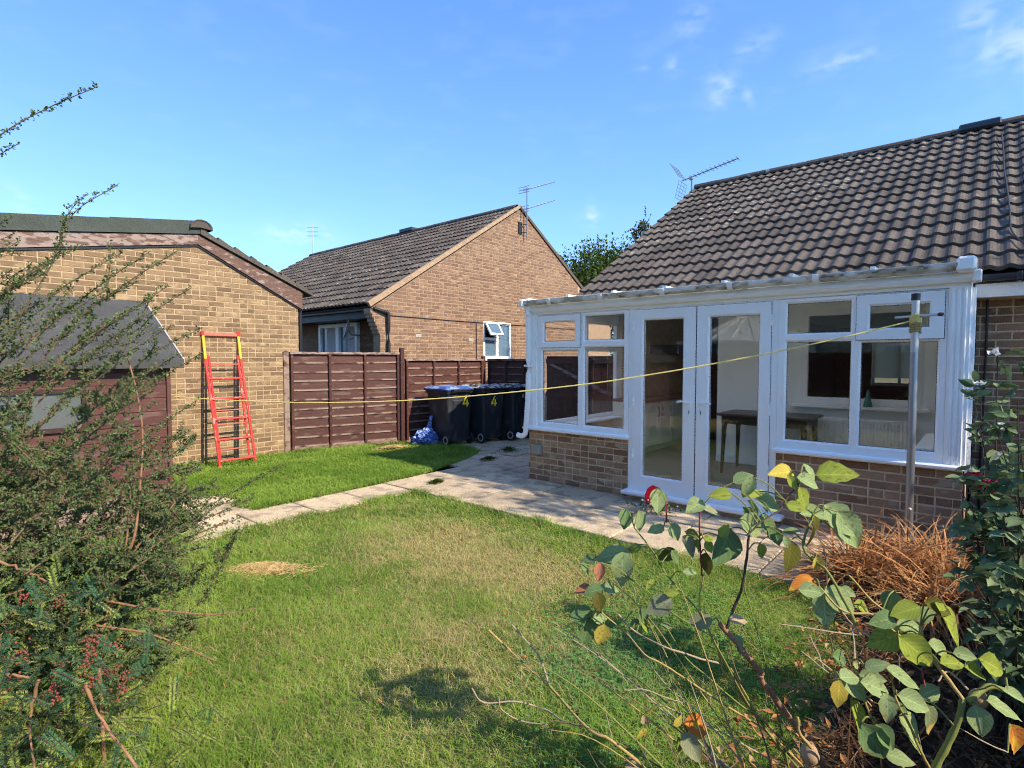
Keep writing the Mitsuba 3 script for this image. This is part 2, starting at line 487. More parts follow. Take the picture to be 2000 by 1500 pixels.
def lay_bricks(holder, region, M, mat, seed, limit=300, depth=.005, course=.075, length=.225, header=.12, near=None):
    """Stretcher-bond bricks over a polygon in the wall's own (a, b) plane; the nearest `limit` become parts, the rest one part."""
    rr = random.Random(seed)
    a0, b0, a1, b1 = region.bounds
    full = {}
    items = []
    inner = shapely.prepared.prep(region)
    row = 0
    b = math.floor(b0 / course) * course
    while b < b1:
        a = math.floor(a0 / length) * length - (length / 2 if row % 2 else 0)
        while a < a1:
            pieces = [(a, length)]
            if rr.random() < header:
                pieces = [(a, length / 2), (a + length / 2, length / 2)]
            for pa, pl in pieces:
                x0, x1, y0, y1 = pa + .006, pa + pl - .006, b + .0065, b + course - .0065
                r = sbox(x0, y0, x1, y1)
                if inner.contains(r):
                    items.append((round(pl, 4), (x0 + x1) / 2, (y0 + y1) / 2, None))
                elif inner.intersects(r):
                    g = r.intersection(region)
                    for q in getattr(g, 'geoms', [g]):
                        if q.geom_type == 'Polygon' and q.area > 2e-4:
                            c = q.centroid
                            items.append((0, c.x, c.y, q))
            a += length
        b += course
        row += 1
    def world(i):
        return (M @ [i[1], i[2], 0, 1])[:3]
    if near is None:
        near = lambda p: np.linalg.norm(p - CAM)
    items.sort(key=lambda i: near(world(i)))
    rest = []
    for k, (pl, x, y, q) in enumerate(items):
        tone, sm = min(1, max(0, rr.gauss(.42, .30))), rr.random()
        tl = trimesh.transformations.rotation_matrix(rr.gauss(0, .004), [0, 0, 1])
        tl[:3, 3] = (x + rr.gauss(0, .0012), y + rr.gauss(0, .0010), rr.uniform(-.0015, .0015))
        if q is None and k < limit:
            v = (pl, int(tone * 5.99), int(sm * 2.99))
            if v not in full:
                m = brick_mesh(pl - .012, course - .013, depth)
                full[v] = mikit.ply(m, mat, uv=const_uv(m, (v[1] + .5) / 6, (v[2] + .5) / 3))
            copy_of('brick', full[v], holder, M @ tl)
        else:
            if q is None:
                m = brick_mesh(pl - .012, course - .013, depth)
            else:
                m = extrude(affinity.translate(q, -x, -y), depth)
            m.apply_transform(M @ tl)
            if k < limit:
                put('brick', m, mat, holder, uv=const_uv(m, tone, sm))
            else:
                rest.append((m, const_uv(m, tone, sm)))
    if rest:
        put('far_brickwork', cat([m for m, _ in rest]), mat, holder, uv=np.vstack([u for _, u in rest]), kind='stuff')


# ------------------------------------------------------------------ roof tiles
def tile_mesh(w=.28, l=.40, roll=.025, t=.032, n=13):
    a = np.linspace(0, w, n)
    h = roll * (.5 + .5 * np.cos(2 * np.pi * (a / (w / 2)) - 1.0)) ** 1.25
    top = np.stack([a, a * 0 + l, h], 1)
    low = np.stack([a, a * 0, h + t + .006], 1)
    lip = np.stack([a, a * 0 + .002, h - .004], 1)
    V = np.vstack([lip, low, top])
    F = []
    for s in (0, n):
        for i in range(n - 1):
            F += [[s + i, s + i + 1, s + n + i + 1], [s + i, s + n + i + 1, s + n + i]]
    return trimesh.Trimesh(V, F, process=False)


TILES = []
for k in range(6):
    m = tile_mesh()
    TILES.append(mikit.ply(m, 'roof_tile', smooth=False, uv=const_uv(m, (k + .5) / 6, R.random())))
TILE = tile_mesh()


def lay_tiles(holder, M, cols, rows, gauge, seed, limit=300):
    """Interlocking double-roll tiles on a slope; M takes (along the eaves, up the slope, outwards) to the world."""
    rr = random.Random(seed)
    spots = [(c, r) for c in range(cols) for r in range(rows)]
    spots.sort(key=lambda s: np.linalg.norm((M @ [s[0] * .28, s[1] * gauge, 0, 1])[:3] - CAM))
    rest = []
    for k, (c, r) in enumerate(spots):
        L = trimesh.transformations.rotation_matrix(rr.gauss(0, .006), [0, 0, 1])
        L[:3, 3] = (c * .28 + rr.gauss(0, .0015), r * gauge + rr.gauss(0, .004), .012 + rr.gauss(0, .0018))
        if k < limit:
            copy_of('tile', TILES[rr.randrange(6)], holder, M @ L)
        else:
            m = move(TILE, M @ L)
            rest.append((m, const_uv(m, rr.random(), 0)))
    if rest:
        put('far_tiling', cat([m for m, _ in rest]), 'roof_tile', holder, uv=np.vstack([u for _, u in rest]), kind='stuff')


def ridge_tiles(holder, p0, p1, n, r=.115):
    p0, p1 = np.array(p0, float), np.array(p1, float)
    for i in range(n):
        a, b = p0 + (p1 - p0) * (i / n), p0 + (p1 - p0) * ((i + .985) / n)
        u = (b - a) / np.linalg.norm(b - a)
        s = np.cross([0, 0, 1], u)
        g = np.linspace(-.15, np.pi + .15, 9)
        prof = np.cos(g)[:, None] * s * r + np.sin(g)[:, None] * np.array([0, 0, 1]) * r * .8
        prof2 = prof * .86
        V = np.vstack([a + prof, b + prof, a + prof2, b + prof2])
        F = []
        for k in range(8):
            F += [[k, k + 1, 10 + k], [k, 10 + k, 9 + k], [k, 18 + k + 1, k + 1], [k, 18 + k, 18 + k + 1], [9 + k, 9 + k + 1, 27 + k + 1], [9 + k, 27 + k + 1, 27 + k]]
        m = trimesh.Trimesh(V, F, process=False)
        m.apply_translation([0, 0, R.gauss(0, .002)])
        if i == 0:
            m = cat([m, trimesh.Trimesh(np.vstack([a + prof * .97 + u * .01, [a + u * .01]]), [[k, k + 1, 9] for k in range(8)], process=False)])
        put('ridge_tile', m, 'roof_tile', holder, uv=const_uv(m, rnd(.1, .6), 0))


# ------------------------------------------------------------------ ground, paving
def ground_sheet():
    m = trimesh.creation.box((900, 900, .4))
    m.apply_translation((0, 0, -.30))
    return m


put('ground', ground_sheet(), 'earth', kind='structure')


def bumpy(poly, z, step, amp, seed):
    a0, b0, a1, b1 = poly.bounds
    xs, ys = np.arange(a0 - step, a1 + step, step), np.arange(b0 - step, b1 + step, step)
    gx, gy = np.meshgrid(xs, ys, indexing='ij')
    h = z + amp * (meshkit.fbm(np.stack([gx * 1.7, gy * 1.7, gx * 0], -1), 4, seed) - .5)
    v = np.stack([gx, gy, h], -1).reshape(-1, 3)
    i, j = np.meshgrid(np.arange(len(xs) - 1), np.arange(len(ys) - 1), indexing='ij')
    n = len(ys)
    q = np.stack([i * n + j, (i + 1) * n + j, (i + 1) * n + j + 1, i * n + j + 1], -1).reshape(-1, 4)
    c = v[q].mean(1)
    ok = shapely.contains_xy(poly, c[:, 0], c[:, 1])
    q = q[ok]
    return trimesh.Trimesh(v, np.vstack([q[:, [0, 1, 2]], q[:, [0, 2, 3]]]), process=False)


LAWN = Polygon([(-.63, -1.37), (3.62, -1.37), (3.95, -1.9), (3.95, -3.3), (4.15, -4.3), (5.3, -4.6), (5.3, -9), (-3, -9), (-1.42, -7.0), (-1.32, -3.75), (-.66, -3.55)])
SIDE = Polygon([(-1.27, -.90), (-1.25, -2.95), (-1.55, -3.02), (-1.75, -2.86), (-2.2, -3.0), (-2.35, -3.5), (-4.22, -3.5), (-4.22, -1.0), (-3.72, .80), (-3.05, .92), (-2.62, 1.28), (-2.0, 1.13), (-1.62, .35)])
put('lawn', bumpy(LAWN, -.045, .07, .05, 4), 'thatch', kind='structure', smooth=True)
put('side_lawn', bumpy(SIDE, -.005, .07, .05, 6), 'thatch', kind='structure', smooth=True)
BED = Polygon([(3.62, -1.40), (3.62, -.02), (5.3, -.02), (5.3, -4.6), (4.15, -4.3), (3.95, -3.3), (3.95, -1.9)])
put('flower_bed', bumpy(BED.buffer(.06), -.02, .05, .10, 9), 'earth', kind='structure', smooth=True)


def slab(x0, x1, y0, y1, holder, z=0.0):
    m = bx(x0 + .006, x1 - .006, y0 + .006, y1 - .006, -.06, 0, .007)
    M = trimesh.transformations.euler_matrix(R.gauss(0, .003), R.gauss(0, .003), 0)
    c = np.array([(x0 + x1) / 2, (y0 + y1) / 2, 0])
    m.apply_translation(-c)
    m.apply_transform(M)
    m.apply_translation(c + [0, 0, z + R.gauss(0, .0025)])
    put('slab', m, 'slab', holder, uv=const_uv(m, rnd(), 0))


put('patio', bx(-1.28, 3.66, -1.36, -.0, -.15, -.035), 'earth', kind='structure')
labels['patio'] = {'kind': 'structure'}
xs = [-1.27]
while xs[-1] < 3.5:
    xs.append(xs[-1] + .615)
for r, (y0, y1) in enumerate(((-.66, -.005), (-1.36, -.66))):
    for i in range(len(xs) - 1):
        o = .0 if r == 0 else .2
        a, b = xs[i] + o, xs[i + 1] + o
        if i == 0 and r:
            a = xs[0]
        slab(a, min(b, 3.66), y0, y1, 'patio')
put('side_path', bx(-3.3, -.0, .0, 2.85, -.15, -.035), 'earth', kind='structure')
for i in range(5):
    for j in range(5):
        x1, y0 = -.005 - i * .615, .0 + j * .57
        if not SIDE.buffer(-.48).contains(Point(x1 - .3, y0 + .3)):
            slab(x1 - .61, x1, y0, y0 + .565, 'side_path', -.006)
put('garden_path', bx(-1.26, -.64, -3.75, -1.36, -.15, -.035), 'earth', kind='structure')
for j in range(4):
    slab(-1.255, -.64, -1.365 - (j + 1) * .6, -1.365 - j * .6, 'garden_path', -.008)
for a, b, c, d in ((-1.75, -1.27, -3.5, -2.95), (-2.3, -1.76, -3.45, -2.9), (-1.5, -.95, -4.1, -3.78)):
    slab(a, b, c, d, 'garden_path', -.01)

# ------------------------------------------------------------------ our bungalow
HX1 = 8.4
bung = thing('bungalow', 'brown tiled brick bungalow behind the white sun room', 'house')
ang = math.atan2(4.93 - 2.345, 5.35 - 1.03)
gab = Polygon([(1.30, -.1), (9.6, -.1), (9.6, 2.3), (5.35, 4.80), (1.30, 2.35)])
put('gable_wall', extrude(gab.difference(sbox(0, -.2, 2.2, 2.4)), .25, YZ(.02)), 'mortar_buff', bung)
put('wall', bx(4.36, HX1, 1.30, 1.55, -.1, 2.3), 'mortar_grey', bung)
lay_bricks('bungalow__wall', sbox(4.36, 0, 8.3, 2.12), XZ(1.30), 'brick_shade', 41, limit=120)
put('rear_wall', extrude(sbox(.27, -.1, HX1, 2.3).difference(sbox(2.45, .95, 3.5, 2.0)), .28, XZ(9.58)), 'mortar_buff', bung)
put('rear_window', extrude(ring(2.45, 3.5, .95, 2.0, .06).union(sbox(2.94, 1.0, 3.0, 1.95)), .06, XZ(9.5)), 'upvc', bung)
put('window_blind', trimesh.Trimesh([[2.47, 9.40, 1.12], [3.48, 9.40, 1.12], [3.48, 9.40, 1.99], [2.47, 9.40, 1.99]], [[0, 1, 2], [0, 2, 3]], process=False), 'blind_cloth', bung)
put('party_wall', extrude(gab, .2, YZ(HX1 - .2)), 'mortar_buff', bung)
roof = 'bungalow__roof'
cs, sn = math.cos(ang), math.sin(ang)
deck = Polygon([(1.02, 2.30), (5.35, 2.30 + 4.33 * math.tan(ang)), (9.68, 2.30), (9.68, 2.22), (5.35, 2.22 + 4.33 * math.tan(ang)), (1.02, 2.22)])
put('roof', extrude(deck, HX1 + .02, YZ(-.03)), 'fascia_black', bung)
MR = frame((-.07, 1.0, 2.318), (1, 0, 0), (0, cs, sn), (0, -sn, cs))
lay_tiles(roof, MR, 21, 16, .3165, 21, 300)
MB = frame((6.0, 1.0, 2.318), (1, 0, 0), (0, cs, sn), (0, -sn, cs))
back = []
for c in range(9):
    for r in range(16):
        L = np.eye(4)
        L[:3, 3] = (-.19 + c * .28, r * .3165, .012)
        back.append(move(TILE, MB @ L))
m = cat(back)
put('far_tiling', m, 'roof_tile', roof, uv=const_uv(m, .5, 0), kind='stuff')
MK = frame((HX1, 9.7, 2.318), (-1, 0, 0), (0, -cs, sn), (0, sn, cs))
m = cat([move(TILE, MK @ frame((c * .28, r * .3165, .012), (1, 0, 0), (0, 1, 0), (0, 0, 1))) for c in range(30) for r in range(16)])
put('far_tiling', m, 'roof_tile', roof, uv=const_uv(m, .5, 0), kind='stuff')
ridge_tiles(roof, (-.06, 5.35, 4.93), (6.6, 5.35, 4.93), 15)
put('vent_tile', bx(4.02, 4.50, 5.20, 5.42, 4.93, 5.035, .02), 'dark_gutter', roof)
put('verge', extrude(Polygon([(1.0, 2.28), (5.35, 4.885), (5.35, 4.80), (1.0, 2.19)]), .05, YZ(-.075)), 'silver_trim', roof)
put('fascia', bx(4.345, HX1, 1.035, 1.06, 2.10, 2.265, .003), 'upvc', bung)
put('soffit', bx(4.345, HX1, 1.06, 1.30, 2.105, 2.13), 'upvc', bung)


def gutter_mesh(x0, x1, y, z, r=.055, arc=(np.pi, 2 * np.pi), n=9):
    g = np.linspace(*arc, n)
    pts = [(r * math.cos(t), r * math.sin(t)) for t in g] + [((r - .006) * math.cos(t), (r - .006) * math.sin(t)) for t in g[::-1]]
    return extrude(Polygon(pts), x1 - x0, frame((x0, y, z), (0, 1, 0), (0, 0, 1), (1, 0, 0)))


put('gutter', gutter_mesh(4.40, HX1, .965, 2.29), 'dark_gutter', bung, smooth=40)
for x in (4.62, 5.4, 6.2, 7.0):
    put('gutter_clip', bx(x, x + .035, .905, 1.03, 2.222, 2.30, .006), 'fascia_black', bung)
sl = lambda x, s, up=.075: (x, 1.0 + s * cs - up * sn, 2.318 + s * sn + up * cs)
put('cable', tube(smooth_path([sl(4.50, 4.4), sl(4.52, 3.6), sl(4.53, 2.8), sl(4.555, 2.0), sl(4.575, 1.3), sl(4.585, .75), sl(4.68, .35), sl(4.80, .0)], 6), .008, 6), 'cable', bung, smooth=True)
put('wall_cable', tube(smooth_path([(4.432, 1.285, 2.10), (4.436, 1.285, 1.6), (4.43, 1.285, 1.1), (4.425, 1.285, .6), (4.43, 1.285, .1)], 6), .010, 6), 'cable', bung, smooth=True)
# rooms behind the sun room
inner = 'bungalow__interior'
wall_in = Polygon([(1.60, .1), (4.34, .1), (4.34, 2.32), (1.60, 2.32)]).difference(sbox(2.66, 1.00, 3.90, 2.16))
put('interior', extrude(wall_in, .12, XZ(2.32)), 'inside_wall', bung)
put('wall_return', bx(1.60, 1.70, 2.325, 4.2, .1, 2.32), 'inside_wall', inner)
put('floor', bx(.03, 4.34, .06, 9.29, .02, .12), 'inside_floor', inner)
put('ceiling', bx(.03, 4.34, 1.06, 9.29, 2.26, 2.285), 'inside_wall', inner)
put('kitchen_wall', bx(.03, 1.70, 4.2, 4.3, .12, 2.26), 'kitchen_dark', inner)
put('side_wall', bx(.03, .10, 2.20, 4.2, .12, 2.26), 'inside_wall', inner)
put('end_wall', bx(4.27, 4.33, .12, 2.19, .12, 2.26), 'inside_wall', inner)
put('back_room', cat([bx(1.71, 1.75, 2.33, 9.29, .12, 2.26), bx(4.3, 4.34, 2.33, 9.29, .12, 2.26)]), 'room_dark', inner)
put('skirting', bx(1.60, 4.27, 2.182, 2.199, .12, .22, .004), 'white_soft', inner)
put('window_frame', extrude(ring(2.66, 3.90, 1.00, 2.16, .075).union(sbox(3.22, 1.05, 3.31, 2.1)).union(sbox(2.72, 1.80, 3.84, 1.86)), .06, XZ(2.25)), 'white_soft', inner)
put('window_sill', bx(2.58, 3.98, 2.06, 2.20, .95, .985, .006), 'white_soft', inner)
put('socket', bx(2.10, 2.25, 2.188, 2.199, .42, .51, .003), 'white_soft', inner)
rd = thing('radiator', 'ribbed cream radiator under the inner window of the sun room', 'radiator')
put('panel', bx(2.80, 3.86, 2.115, 2.15, .27, .84, .01), 'radiator_white', rd)
for i in range(30):
    put('rib', bx(2.822 + i * .0347, 2.840 + i * .0347, 2.104, 2.116, .30, .81, .003), 'radiator_white', rd)
put('valve', tube([(2.78, 2.13, .12), (2.78, 2.13, .32), (2.81, 2.13, .32)], .012, 6), 'white_soft', rd)
tb = thing('dining_table', 'dark wooden table standing inside the sun room behind the right door', 'table')
put('table_top', bx(1.90, 2.96, 1.36, 2.03, .845, .875, .006), 'table_top', tb)
put('apron', bx(1.95, 2.91, 1.41, 1.98, .745, .845, .003), 'dark_wood', tb)
for lx, ly in ((1.98, 1.44), (2.88, 1.44), (1.98, 1.95), (2.88, 1.95)):
    put('leg', tube([(lx, ly, .75), (lx + (lx - 2.43) * .04, ly + (ly - 1.7) * .1, .12)], [.032, .018], 8), 'dark_wood', tb)
kc = thing('kitchen_cabinet', 'cream kitchen cupboards with a brown worktop seen through the left door', 'cupboard')
put('carcass', bx(.105, .61, 1.93, 4.1, .22, .90, .004), 'cabinet_cream', kc)
put('plinth', bx(.105, .55, 1.98, 4.1, .12, .22), 'cabinet_cream', kc)
put('end_panel', bx(.105, .635, 1.905, 1.93, .12, .90, .004), 'cabinet_cream', kc)
put('worktop', bx(.105, .66, 1.89, 4.1, .90, .94, .006), 'worktop', kc)
for i, y in enumerate((1.95, 2.42, 2.89, 3.36)):
    d = put('door', bx(.612, .632, y, y + .455, .235, .885, .004), 'cabinet_cream', kc)
    put('rail_frame', extrude(ring(y + .004, y + .451, .24, .88, .065), .008, YZ(.632)), 'cabinet_cream', d)
    hy = y + (.40 if i % 2 == 0 else .055)
    put('handle', tube([(.64, hy, .66), (.662, hy, .67), (.662, hy, .80), (.64, hy, .81)], .007, 6), 'handle_dark', d)
put('hob_splash', bx(.105, .125, 2.6, 3.7, .95, 1.62), 'kitchen_dark', kc)
put('extractor', bx(.105, .48, 2.8, 3.5, 1.62, 1.78, .01), 'kitchen_dark', kc)
lc = thing('low_cupboard', 'pale low cupboard in the right corner of the sun room', 'cupboard')
put('carcass', bx(4.02, 4.26, .25, 1.45, .12, .77, .004), 'white_soft', lc)
put('top', bx(4.00, 4.265, .23, 1.47, .77, .80, .005), 'white_soft', lc)
put('door', bx(4.005, 4.02, .27, .84, .16, .75, .004), 'white_soft', lc)
put('door', bx(4.005, 4.02, .86, 1.43, .16, .75, .004), 'white_soft', lc)
bt = thing('bottle', 'green cone shaped bottle on the inner window sill', 'bottle')
put('body', trimesh.creation.revolve([(0, 0), (.045, 0), (.045, .03), (.018, .15), (.012, .20), (0, .20)], sections=16, transform=trimesh.transformations.translation_matrix((3.40, 2.11, .985))), 'bottle_green', bt, smooth=40)

# ------------------------------------------------------------------ sun room
sun = thing('sun_room', 'white framed sun room with double doors and low brick walls', 'conservatory')
dw = put('dwarf_wall', bx(.0, 1.42, .006, .10, -.08, .645), 'mortar_grey', sun)
lay_bricks(dw, sbox(.0, -.02, 1.42, .645), XZ(.006), 'brick_red', 51, limit=400, header=.45)
dw2 = put('dwarf_wall', bx(2.975, 4.33, .006, .10, -.08, .68), 'mortar_grey', sun)
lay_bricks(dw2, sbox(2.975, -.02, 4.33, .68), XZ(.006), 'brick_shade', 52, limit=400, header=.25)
dw3 = put('side_wall', bx(.004, .10, .10, 2.3, -.08, .645), 'mortar_grey', sun)
lay_bricks(dw3, sbox(-2.3, -.02, -.0, .645), frame((.004, 0, 0), (0, -1, 0), (0, 0, 1), (-1, 0, 0)), 'brick_red', 53, limit=0)
dw4 = put('side_wall', bx(4.24, 4.335, .10, 1.30, -.08, 2.10), 'mortar_grey', sun)
lay_bricks(dw4, sbox(.08, -.02, 1.30, 2.08), YZ(4.335), 'brick_shade', 54, limit=0)
put('sill', bx(-.06, 1.455, -.075, .05, .648, .692, .012), 'upvc', sun)
put('sill', bx(2.955, 4.34, -.075, .05, .682, .722, .012), 'upvc', sun)
put('threshold', bx(1.40, 3.06, -.13, .06, .055, .098, .012), 'upvc', sun)
put('step_base', bx(1.425, 2.972, -.02, .10, -.08, .055), 'mortar_grey', sun)


def pane(x0, x1, z0, z1, y, holder):
    v = np.array([[x0, y, z0], [x1, y, z0], [x1, y, z1], [x0, y, z1]])
    put('pane', trimesh.Trimesh(v, [[0, 1, 2], [0, 2, 3]], process=False), 'pane_glass', holder)


def bead(x0, x1, z0, z1, holder, y):
    """The glazing gasket: a thin dark line round a pane."""
    put('gasket', extrude(ring(x0 - .002, x1 + .002, z0 - .002, z1 + .002, .007), .006, XZ(y)), 'gasket', holder)


def bevelled_frame(outer, holes, name, holder, y0=.05, d=.055, cut=None):
    """uPVC frame: a flat member with a stepped, sloping inner edge round each light."""
    o = sbox(*outer)
    for h in holes:
        o = o.difference(sbox(*h))
    if cut:
        o = o.difference(sbox(*cut))
    key = put(name, extrude(o, d, XZ(y0)), 'upvc', holder)
    for h in holes:
        a, b, c, e = h
        s = .016
        V = [[a, b], [c, b], [c, e], [a, e]]
        W = [[a + s, b + s], [c - s, b + s], [c - s, e - s], [a + s, e - s]]
        v = [[p[0], y0 - d + .004, p[1]] for p in V] + [[p[0], y0 - d + .022, p[1]] for p in W] + [[p[0], y0 - .005, p[1]] for p in W]
        f = []
        for s0 in (0, 4):
            for i in range(4):
                j = (i + 1) % 4
                f += [[s0 + i, s0 + j, s0 + 4 + j], [s0 + i, s0 + 4 + j, s0 + 4 + i]]
        put('bead', trimesh.Trimesh(v, f, process=False), 'upvc', key)
        bead(a + s, c - s, b + s, e - s, key, y0 - d + .030)
        pane(a + s, c - s, b + s, e - s, y0 - d + .028, key)
    if name in ('sash', 'door'):
        a, b, c, e = outer
        put('seal', extrude(ring(a - .005, c + .005, b - .005, e + .005, .012), .004, XZ(y0 - d + .016)), 'gasket', key)
    return key


LW = bevelled_frame((.13, .692, 1.425, 2.095), cut=(.20, 1.72, .755, 2.05), holes=[(.825, 1.755, 1.372, 2.068), (.195, .745, .755, 1.668), (.825, .745, 1.372, 1.700)], name='window', holder=sun)
s1 = bevelled_frame((.165, 1.690, .790, 2.082), [(.235, 1.752, .722, 2.020)], 'sash', LW, .0, .022)
put('stay', bx(.262, .276, -.012, .000, 1.78, 1.90, .002), 'white_soft', s1)
RW = bevelled_frame((2.975, .722, 4.205, 2.095), cut=(3.64, 1.75, 4.14, 2.05), holes=[(3.03, 1.765, 3.565, 2.068), (3.03, .790, 3.572, 1.720), (3.615, .790, 4.165, 1.705)], name='window', holder=sun)
bevelled_frame((3.595, 1.712, 4.185, 2.085), [(3.675, 1.790, 4.105, 2.008)], 'sash', RW, .0, .022)


def leaf_door(x0, x1, gx0, gx1, side):
    d = bevelled_frame((x0, .100, x1, 2.083), [(gx0, .255, gx1, 1.985)], 'door', sun, .045, .06)
    hx = x1 - .055 if side > 0 else x0 + .055
    put('handle_plate', bx(hx - .014, hx + .014, -.026, -.0152, .90, 1.14, .005), 'upvc', d)
    put('handle', tube(smooth_path([(hx, -.02, 1.10), (hx, -.06, 1.10), (hx - side * .03, -.066, 1.105), (hx - side * .08, -.066, 1.112), (hx - side * .115, -.062, 1.098)], 4), [.010] * 17, 8), 'upvc', d, smooth=True)
    put('keyhole', bx(hx - .006, hx + .006, -.029, -.0262, .985, 1.02, .001), 'gasket', d)
    ox = x0 if side > 0 else x1
    for z in (.45, 1.02, 1.86):
        put('hinge', cat([bx(ox - .014, ox + .014, -.035, -.012, z, z + .05, .004), bx(ox - .012, ox + .012, -.032, -.012, z + .055, z + .10, .004)]), 'upvc', d)
    return d


put('door_frame', extrude(ring(1.428, 2.972, .098, 2.10, .058, .001), .05, XZ(.050)), 'upvc', sun)
leaf_door(1.489, 2.192, 1.590, 2.070, 1)
leaf_door(2.206, 2.911, 2.318, 2.820, -1)
put('astragal', bx(2.192, 2.206, -.006, .04, .10, 2.083), 'gasket', sun)
put('corner_post', cat([bx(.0, .13, -.02, .10, .692, 2.10, .006), bx(.04, .10, -.028, -.02, .692, 2.10, .003)]), 'upvc', sun)
post = [bx(4.207, 4.345, -.02, .10, .722, 2.10, .006)]
for i in range(3):
    post.append(bx(4.222 + i * .036, 4.246 + i * .036, -.031, -.02, .722, 2.10, .005))
put('corner_post', cat(post), 'upvc', sun)
put('corner_trim', bx(4.337, 4.372, .02, .08, .60, 2.10, .004), 'upvc', sun)
put('head', bx(.0, 4.345, -.012, .10, 2.10, 2.145, .003), 'upvc', sun)
put('fascia', extrude(Polygon([(-.055, 2.135), (-.075, 2.165), (-.062, 2.215), (.05, 2.215), (.05, 2.135)]), 4.40, frame((-.02, 0, 0), (0, 1, 0), (0, 0, 1), (1, 0, 0))), 'upvc', sun)
put('gutter', gutter_mesh(.03, 4.30, -.115, 2.265, .055, (np.pi * .95, 2.02 * np.pi), 11), 'dirty_gutter', sun, smooth=40)
for x in (.40, 1.12, 1.86, 2.55, 3.28):
    put('gutter_bracket', cat([gutter_mesh(x, x + .05, -.115, 2.265, .063, (np.pi * .93, 2.04 * np.pi), 11), bx(x + .005, x + .045, -.18, -.05, 2.262, 2.275, .003)]), 'upvc', sun)
put('gutter_end', bx(-.03, .035, -.180, -.05, 2.195, 2.292, .012), 'upvc', sun)
put('gutter_end', bx(4.25, 4.37, -.18, -.04, 2.20, 2.315, .02), 'upvc', sun)
put('fascia_end', bx(4.345, 4.40, -.085, .02, 2.130, 2.222, .008), 'upvc', sun)
put('downpipe', tube(smooth_path([(.035, -.10, 2.21), (.035, -.07, 2.12), (.035, -.062, 2.0), (.035, -.062, 1.2), (.035, -.095, .80), (.03, -.10, .70), (.02, -.105, .60), (-.035, -.11, .565), (-.10, -.115, .575)], 5), .034, 12), 'upvc', sun, smooth=True)
put('pipe_collar', bx(-.005, .075, -.105, -.02, 2.085, 2.135, .01), 'upvc', sun)
put('pipe_clip', bx(-.008, .078, -.102, -.02, 1.45, 1.475, .004), 'upvc', sun)
put('vent_box', bx(.060, .215, -.045, .006, .335, .455, .012), 'vent_grey', sun)
put('roof', trimesh.Trimesh([[.0, -.10, 2.285], [4.34, -.10, 2.285], [4.34, 1.05, 2.305], [.0, 1.05, 2.305]], [[0, 1, 2], [0, 2, 3]], process=False), 'clear_roofing', sun)
for i in range(8):
    put('roof_bar', bx(.02 + i * .612, .055 + i * .612, -.09, 1.03, 2.288, 2.312), 'upvc', sun)
# glazed left side, looking out to the side gate
SX = frame((.02, 0, 0), (0, 1, 0), (0, 0, 1), (1, 0, 0))
sg = put('side_window', extrude(sbox(.10, .66, 2.20, 2.12).difference(sbox(.20, .73, 1.14, 1.66)).difference(sbox(.20, 1.73, 1.14, 2.06)).difference(sbox(1.26, .73, 2.06, 1.66)).difference(sbox(1.26, 1.73, 2.06, 2.06)), .06, SX), 'upvc', sun)
for a, b, c, d in ((.20, .73, 1.14, 1.66), (.20, 1.73, 1.14, 2.06), (1.26, .73, 2.06, 1.66), (1.26, 1.73, 2.06, 2.06)):
    put('pane', trimesh.Trimesh([[.05, a, b], [.05, c, b], [.05, c, d], [.05, a, d]], [[0, 1, 2], [0, 2, 3]], process=False), 'pane_glass', sg)
put('side_fascia', bx(-.02, .03, .05, 2.3, 2.12, 2.262), 'upvc', sun)
put('inner_sill', bx(.10, .28, .10, 1.90, .655, .68, .004), 'white_soft', sun)

# ------------------------------------------------------------------ neighbouring bungalow
NX = -4.6
nb = thing('neighbouring_bungalow', 'brick bungalow with a tall sunlit gable beyond the fence', 'house')
# wall (y, z): gable end with its window hole and stepped kneeler at the near corner
step = [(1.02, -.1)]
for i in range(6):
    step += [(1.02 - i * .035, 2.05 + i * .075 - .0), (1.02 - (i + 1) * .035, 2.05 + i * .075)]
eav = (.80, 2.52)
gpoly = Polygon(step + [eav, (5.28, 5.30), (9.76, 2.52), (9.54, -.1)])
WIN = (3.94, 1.56, 4.94, 2.44)
gpoly = gpoly.buffer(0).difference(sbox(*WIN))
put('wall', extrude(gpoly, .22, YZ(NX - .22)), 'mortar_brown', nb)
lay_bricks('neighbouring_bungalow__wall', gpoly.intersection(sbox(0, .9, 7.9, 6)), YZ(NX), 'brick_neighbour', 61, limit=300, header=.15)
put('front_wall', bx(-15.0, NX - .22, 1.42, 1.60, -.1, 2.55), 'brick_shade', nb)
put('back_wall', bx(-15.0, NX - .22, 9.2, 9.4, -.1, 2.55), 'mortar_buff', nb)
put('far_wall', extrude(Polygon([(1.6, -.1), (9.2, -.1), (9.4, 2.5), (5.28, 5.1), (1.2, 2.5)]), .2, YZ(-14.9)), 'mortar_buff', nb)
nang = math.atan2(5.36 - 2.62, 5.28 - .80)
nc, ns = math.cos(nang), math.sin(nang)
ndeck = Polygon([(.82, 2.575), (5.28, 2.575 + 4.46 * math.tan(nang)), (9.74, 2.575), (9.74, 2.50), (5.28, 2.50 + 4.46 * math.tan(nang)), (.82, 2.50)])
nr = put('roof', extrude(ndeck, 10.06, YZ(-14.68)), 'fascia_black', nb)
lay_tiles(nr, frame((-14.72, .78, 2.60), (1, 0, 0), (0, nc, ns), (0, -ns, nc)), 36, 16, .327, 62, 300)
MK = frame((NX - .2, 9.78, 2.60), (-1, 0, 0), (0, -nc, ns), (0, ns, nc))
m = cat([move(TILE, MK @ frame((c * .28, r * .327, .012), (1, 0, 0), (0, 1, 0), (0, 0, 1))) for c in range(35) for r in range(16)])
